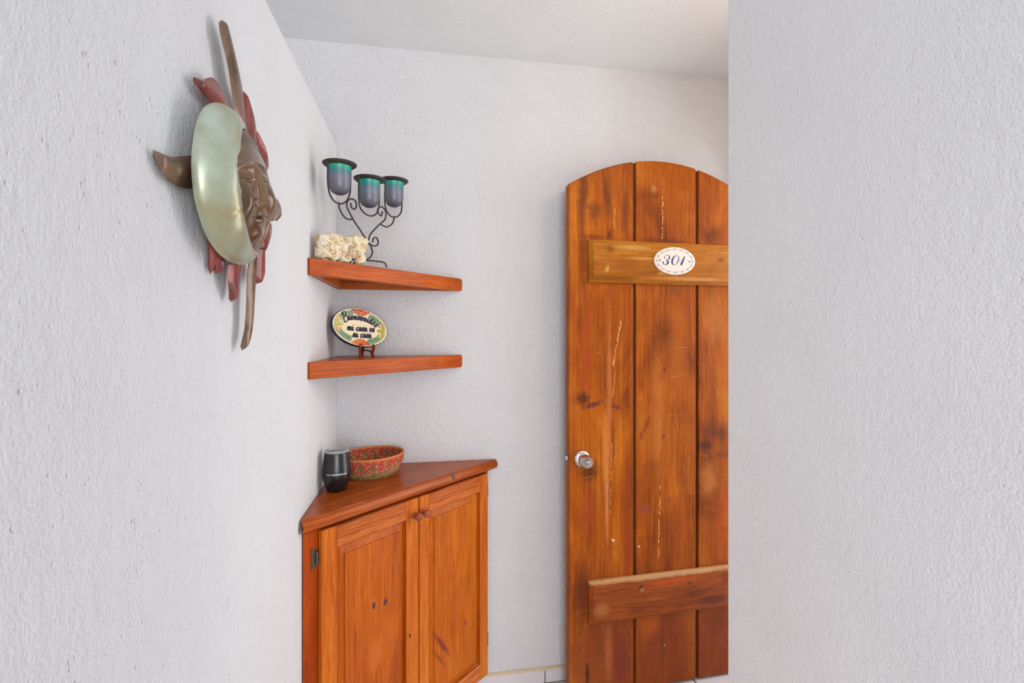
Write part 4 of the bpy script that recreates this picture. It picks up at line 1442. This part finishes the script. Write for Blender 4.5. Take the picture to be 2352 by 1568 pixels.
# crescent moon: outer edge to a face profile on the inner side
OUTER = [(-0.0031, 0.1064), (-0.0105, 0.1087), (-0.0267, 0.1146), (-0.0437, 0.117), (-0.0629, 0.1159), (-0.0809, 0.1119), (-0.0953, 0.1051), (-0.1073, 0.092), (-0.1174, 0.0713), (-0.1254, 0.0474), (-0.1317, 0.0188), (-0.1317, -0.0072), (-0.1254, -0.0343), (-0.111, -0.0572), (-0.0915, -0.0801), (-0.0702, -0.0948), (-0.0467, -0.1051), (-0.0174, -0.11), (0.0111, -0.1066), (0.0342, -0.0968), (0.046, -0.0876), (0.0505, -0.0802)]
INNER = [(-0.0031, 0.1064), (-0.0297, 0.0957), (-0.0509, 0.0833), (-0.0646, 0.0703), (-0.0737, 0.0586), (-0.0778, 0.0496), (-0.0794, 0.0415), (-0.0893, 0.0317), (-0.0925, 0.0207), (-0.0877, 0.0087), (-0.0844, -0.0028), (-0.0778, -0.0083), (-0.0693, -0.011), (-0.0761, -0.018), (-0.0744, -0.0251), (-0.0693, -0.0288), (-0.0727, -0.036), (-0.0676, -0.0411), (-0.0624, -0.0476), (-0.0525, -0.0551), (-0.0423, -0.0628), (-0.0252, -0.0729), (-0.0006, -0.0808), (0.027, -0.0819), (0.0505, -0.0802)]
OUTX = [.050, .048, .046, .044, .042, .040, .037, .034, .031, .030, .030, .030, .030, .030, .031, .033, .036, .039, .042, .045, .048, .05]
INNX = [.050, .052, .055, .058, .060, .062, .062, .062, .062, .062, .062, .062, .062, .062, .062, .062, .062, .062, .062, .061, .060, .058, .055, .052, .050]
NT_ = 170; NS = 36


def resample(pts, n, closed=False):
    acc = [0.0]
    for p, q in zip(pts, pts[1:]):
        acc.append(acc[-1] + (q - p).length)
    out = []; k = 0
    for i in range(n + 1):
        tg = acc[-1] * i / n
        while k < len(acc) - 2 and acc[k + 1] < tg:
            k += 1
        f = (tg - acc[k]) / max(1e-9, acc[k + 1] - acc[k])
        out.append(pts[k].lerp(pts[k + 1], min(1, f)))
    return out


Ov = resample(catmull([(x, a, b) for x, (a, b) in zip(OUTX, OUTER)], 8), NT_)
Iv = resample(catmull([(x, a, b) for x, (a, b) in zip(INNX, INNER)], 10), NT_)
Is = []
for i in range(NT_ + 1):
    k_ = min(12, i, NT_ - i)
    v_ = Vector((0, 0, 0))
    for q in range(i - k_, i + k_ + 1):
        v_ += Iv[q]
    Is.append(v_ / (2 * k_ + 1))
bm = bmesh.new()
rows = []; brow = []
for i in range(NT_ + 1):
    o_, n_ = Ov[i], Iv[i]
    wd = (o_ - n_).length
    row = []
    for j in range(NS + 1):
        s_ = j / NS
        p = o_.lerp(Is[i], s_) + (n_ - Is[i]) * s_ ** 5
        prof = max(0.0, 1 - abs(2 * s_ - 1) ** 2.2) ** 0.6
        hgt = p.x + min(0.017, wd * 0.30) * prof
        y, z = p.y, p.z
        hgt -= 0.0045 * g2(y, z, -0.082, 0.040, 0.012, 0.0022, 0.75)       # closed eyelid crease
        hgt += 0.0040 * g2(y, z, -0.084, 0.033, 0.012, 0.0050, 0.7)
        hgt -= 0.0030 * g2(y, z, -0.063, -0.0290, 0.009, 0.0016)
        row.append(bm.verts.new((hgt, y, z)))
    rows.append(row)
    e = (n_ - o_) * 0.03
    brow.append([bm.verts.new((o_.x - 0.006, o_.y + e.y, o_.z + e.z)), bm.verts.new((min(n_.x, 0.045), n_.y, n_.z))])
for i in range(NT_):
    for j in range(NS):
        bm.faces.new((rows[i][j], rows[i + 1][j], rows[i + 1][j + 1], rows[i][j + 1]))
    bm.faces.new((rows[i][0], brow[i][0], brow[i + 1][0], rows[i + 1][0]))
    bm.faces.new((rows[i][-1], rows[i + 1][-1], brow[i + 1][1], brow[i][1]))
    bm.faces.new((brow[i][0], brow[i][1], brow[i + 1][1], brow[i + 1][0]))
for i in (0, NT_):
    bm.faces.new([v for v in rows[i]] + [brow[i][1], brow[i][0]])
bmesh.ops.remove_doubles(bm, verts=bm.verts, dist=1e-6)
obj('crescent_moon', bm, M_moon, ss, smooth=True, angle=60)

# rays: (lift, one edge, other edge), base to tip, each a folded blade
RAYS = [
    ('up', 0.024, [(0.0367, 0.1259), (0.0234, 0.1417), (0.0105, 0.1718), (-0.0011, 0.2104), (-0.0165, 0.2366), (-0.0217, 0.2558), (-0.0098, 0.2726)], [(0.0857, 0.1309), (0.0771, 0.1427), (0.0646, 0.1891), (0.0484, 0.2188), (0.029, 0.2489), (0.0123, 0.2682), (-0.0098, 0.2726)]),
    ('ul', 0.020, [(-0.0441, 0.1182), (-0.0586, 0.1219), (-0.0767, 0.1229), (-0.0913, 0.1288), (-0.0987, 0.1378)], [(0.0217, 0.1407), (0.0162, 0.1439), (-0.0056, 0.1568), (-0.0267, 0.1641), (-0.051, 0.1617), (-0.0739, 0.1468), (-0.0879, 0.1412), (-0.0987, 0.1378)]),
    ('r1', 0.030, [(0.0591, 0.1207), (0.0591, 0.1356), (0.0624, 0.1542), (0.057, 0.1763), (0.0562, 0.1997)], [(0.1051, 0.1155), (0.1074, 0.1297), (0.1097, 0.1503), (0.0982, 0.1713), (0.0782, 0.1899), (0.0562, 0.1997)]),
    ('r2', 0.040, [(0.1131, 0.0993), (0.1107, 0.1151), (0.0987, 0.1208), (0.0871, 0.1341), (0.0816, 0.1403)], [(0.1382, 0.0878), (0.1372, 0.1021), (0.1243, 0.1265), (0.1059, 0.1435), (0.094, 0.1454), (0.0816, 0.1411)]),
    ('left', 0.012, [(-0.0613, 0.0417), (-0.0909, 0.0314), (-0.1219, 0.0195), (-0.1512, 0.0077), (-0.1702, 0.0045), (-0.1909, 0.0023)], [(-0.0613, -0.0016), (-0.1033, -0.0183), (-0.1267, -0.0246), (-0.1568, -0.0258), (-0.1713, -0.0208), (-0.1809, -0.0143), (-0.1909, 0.0023)]),
    ('right', 0.050, [(0.1353, 0.0402), (0.1598, 0.0412), (0.1857, 0.0439), (0.2038, 0.0365), (0.2162, 0.0256), (0.2162, 0.0088)], [(0.1196, -0.0121), (0.1515, -0.0041), (0.177, 0.0034), (0.1917, 0.0136), (0.2038, 0.013), (0.2162, 0.0088)]),
    ('down', 0.024, [(0.0857, -0.0683), (0.0879, -0.0894), (0.0814, -0.1232), (0.0835, -0.1741), (0.0835, -0.2047), (0.0771, -0.2291), (0.0771, -0.2477)], [(0.136, -0.0556), (0.1312, -0.0726), (0.1241, -0.1081), (0.117, -0.1621), (0.1147, -0.1939), (0.1079, -0.2255), (0.0944, -0.2417), (0.0771, -0.2477)]),
    ('b1', 0.020, [(0.0072, -0.0958), (0.0055, -0.1073), (0.0055, -0.1281), (0.0144, -0.1419), (0.0272, -0.1561), (0.0347, -0.1659)], [(0.0764, -0.0889), (0.0744, -0.0976), (0.0601, -0.1159), (0.0561, -0.1379), (0.0501, -0.1561), (0.0347, -0.1659)]),
    ('b2', 0.016, [(-0.0415, -0.0786), (-0.0369, -0.087), (-0.029, -0.1053), (-0.0242, -0.1169), (-0.0194, -0.1263)], [(0.0076, -0.0889), (0.0041, -0.0985), (-0.0002, -0.112), (-0.0069, -0.1214), (-0.0194, -0.1263)]),
    ('b3_shadow', 0.010, [(-0.0475, -0.0689), (-0.0431, -0.0778), (-0.0344, -0.1009), (-0.0324, -0.1181), (-0.0282, -0.1282)], [(-0.0151, -0.0793), (-0.0183, -0.0873), (-0.0199, -0.1077), (-0.0246, -0.1211), (-0.0282, -0.1282)]),  # mostly a cast shadow on the wall, built as a low solid blade
    ('b4', 0.034, [(0.1016, -0.0614), (0.1016, -0.0746), (0.1087, -0.0948), (0.1146, -0.1154), (0.1206, -0.1226), (0.1297, -0.1265)], [(0.1329, -0.0477), (0.1379, -0.0558), (0.1445, -0.0788), (0.1481, -0.0934), (0.1549, -0.1041), (0.1445, -0.1193), (0.1297, -0.1265)]),
    ('b5', 0.045, [(0.0967, -0.0502), (0.1039, -0.0622), (0.1078, -0.067), (0.1213, -0.0672)], [(0.1473, -0.0118), (0.1527, -0.0219), (0.1447, -0.0411), (0.1383, -0.0554), (0.1315, -0.063), (0.1213, -0.0672)]),
]
for nm, X, ea_, eb_ in RAYS:
    n = 34
    mx, mz = (ea_[0][0] + eb_[0][0]) / 2, (ea_[0][1] + eb_[0][1]) / 2
    fr_ = max(0.0, 1 - 0.062 / sqrt(mx * mx + mz * mz))       # carry the root in behind the faces
    root = lambda p: (p[0] - mx * fr_ + (mx - p[0]) * 0.15, p[1] - mz * fr_ + (mz - p[1]) * 0.15)
    mid_ = lambda p: ((p[0] + root(p)[0]) / 2, (p[1] + root(p)[1]) / 2)
    ea_ = [root(ea_[0]), mid_(ea_[0])] + ea_; eb_ = [root(eb_[0]), mid_(eb_[0])] + eb_
    A_ = resample(catmull([(0, a, b) for a, b in ea_], 8), n)
    B_ = resample(catmull([(0, a, b) for a, b in eb_], 8), n)
    bm = bmesh.new(); rows = []
    red = nm not in ('up', 'down', 'left', 'right')
    for i in range(n + 1):
        p, q = A_[i], B_[i]
        w = max((q - p).length, 0.0006)
        t_ = i / n
        lift = min(X, 0.028 + (X - 0.028) * min(1, t_ * 2.2)) * (1 - 0.35 * t_ ** 3)
        row = []
        for s_, hh in ((0, 0), (0.14, .50), (0.34, .95), (0.46, 1.0), (0.64, .80), (0.85, .38), (1, 0)):
            c_ = p.lerp(q, s_)
            row.append(bm.verts.new((lift + hh * min(0.008 if red else 0.007, w * 0.45), c_.y, c_.z)))
        for s_ in (0.8, 0.2):
            c_ = p.lerp(q, s_)
            row.append(bm.verts.new((lift - min(0.004, w * .4), c_.y, c_.z)))
        rows.append(row)
    m = len(rows[0])
    for A, B in zip(rows, rows[1:]):
        for k in range(m):
            bm.faces.new((A[k], A[(k + 1) % m], B[(k + 1) % m], B[k]))
    bm.faces.new(rows[0]); bm.faces.new(rows[-1])
    obj('ray', bm, M_red if red else M_ray, ss, smooth=True, angle=45)
# mounting boss holding the sculpture off the wall
bm = bmesh.new()
lathe(bm, [(0.040, 0.0005), (0.040, 0.010), (0.055, 0.018), (0.075, 0.034)], 40, 'x', (0, 0.005, 0))
obj('mounting_boss', bm, M_ray, ss, smooth=True, angle=50)
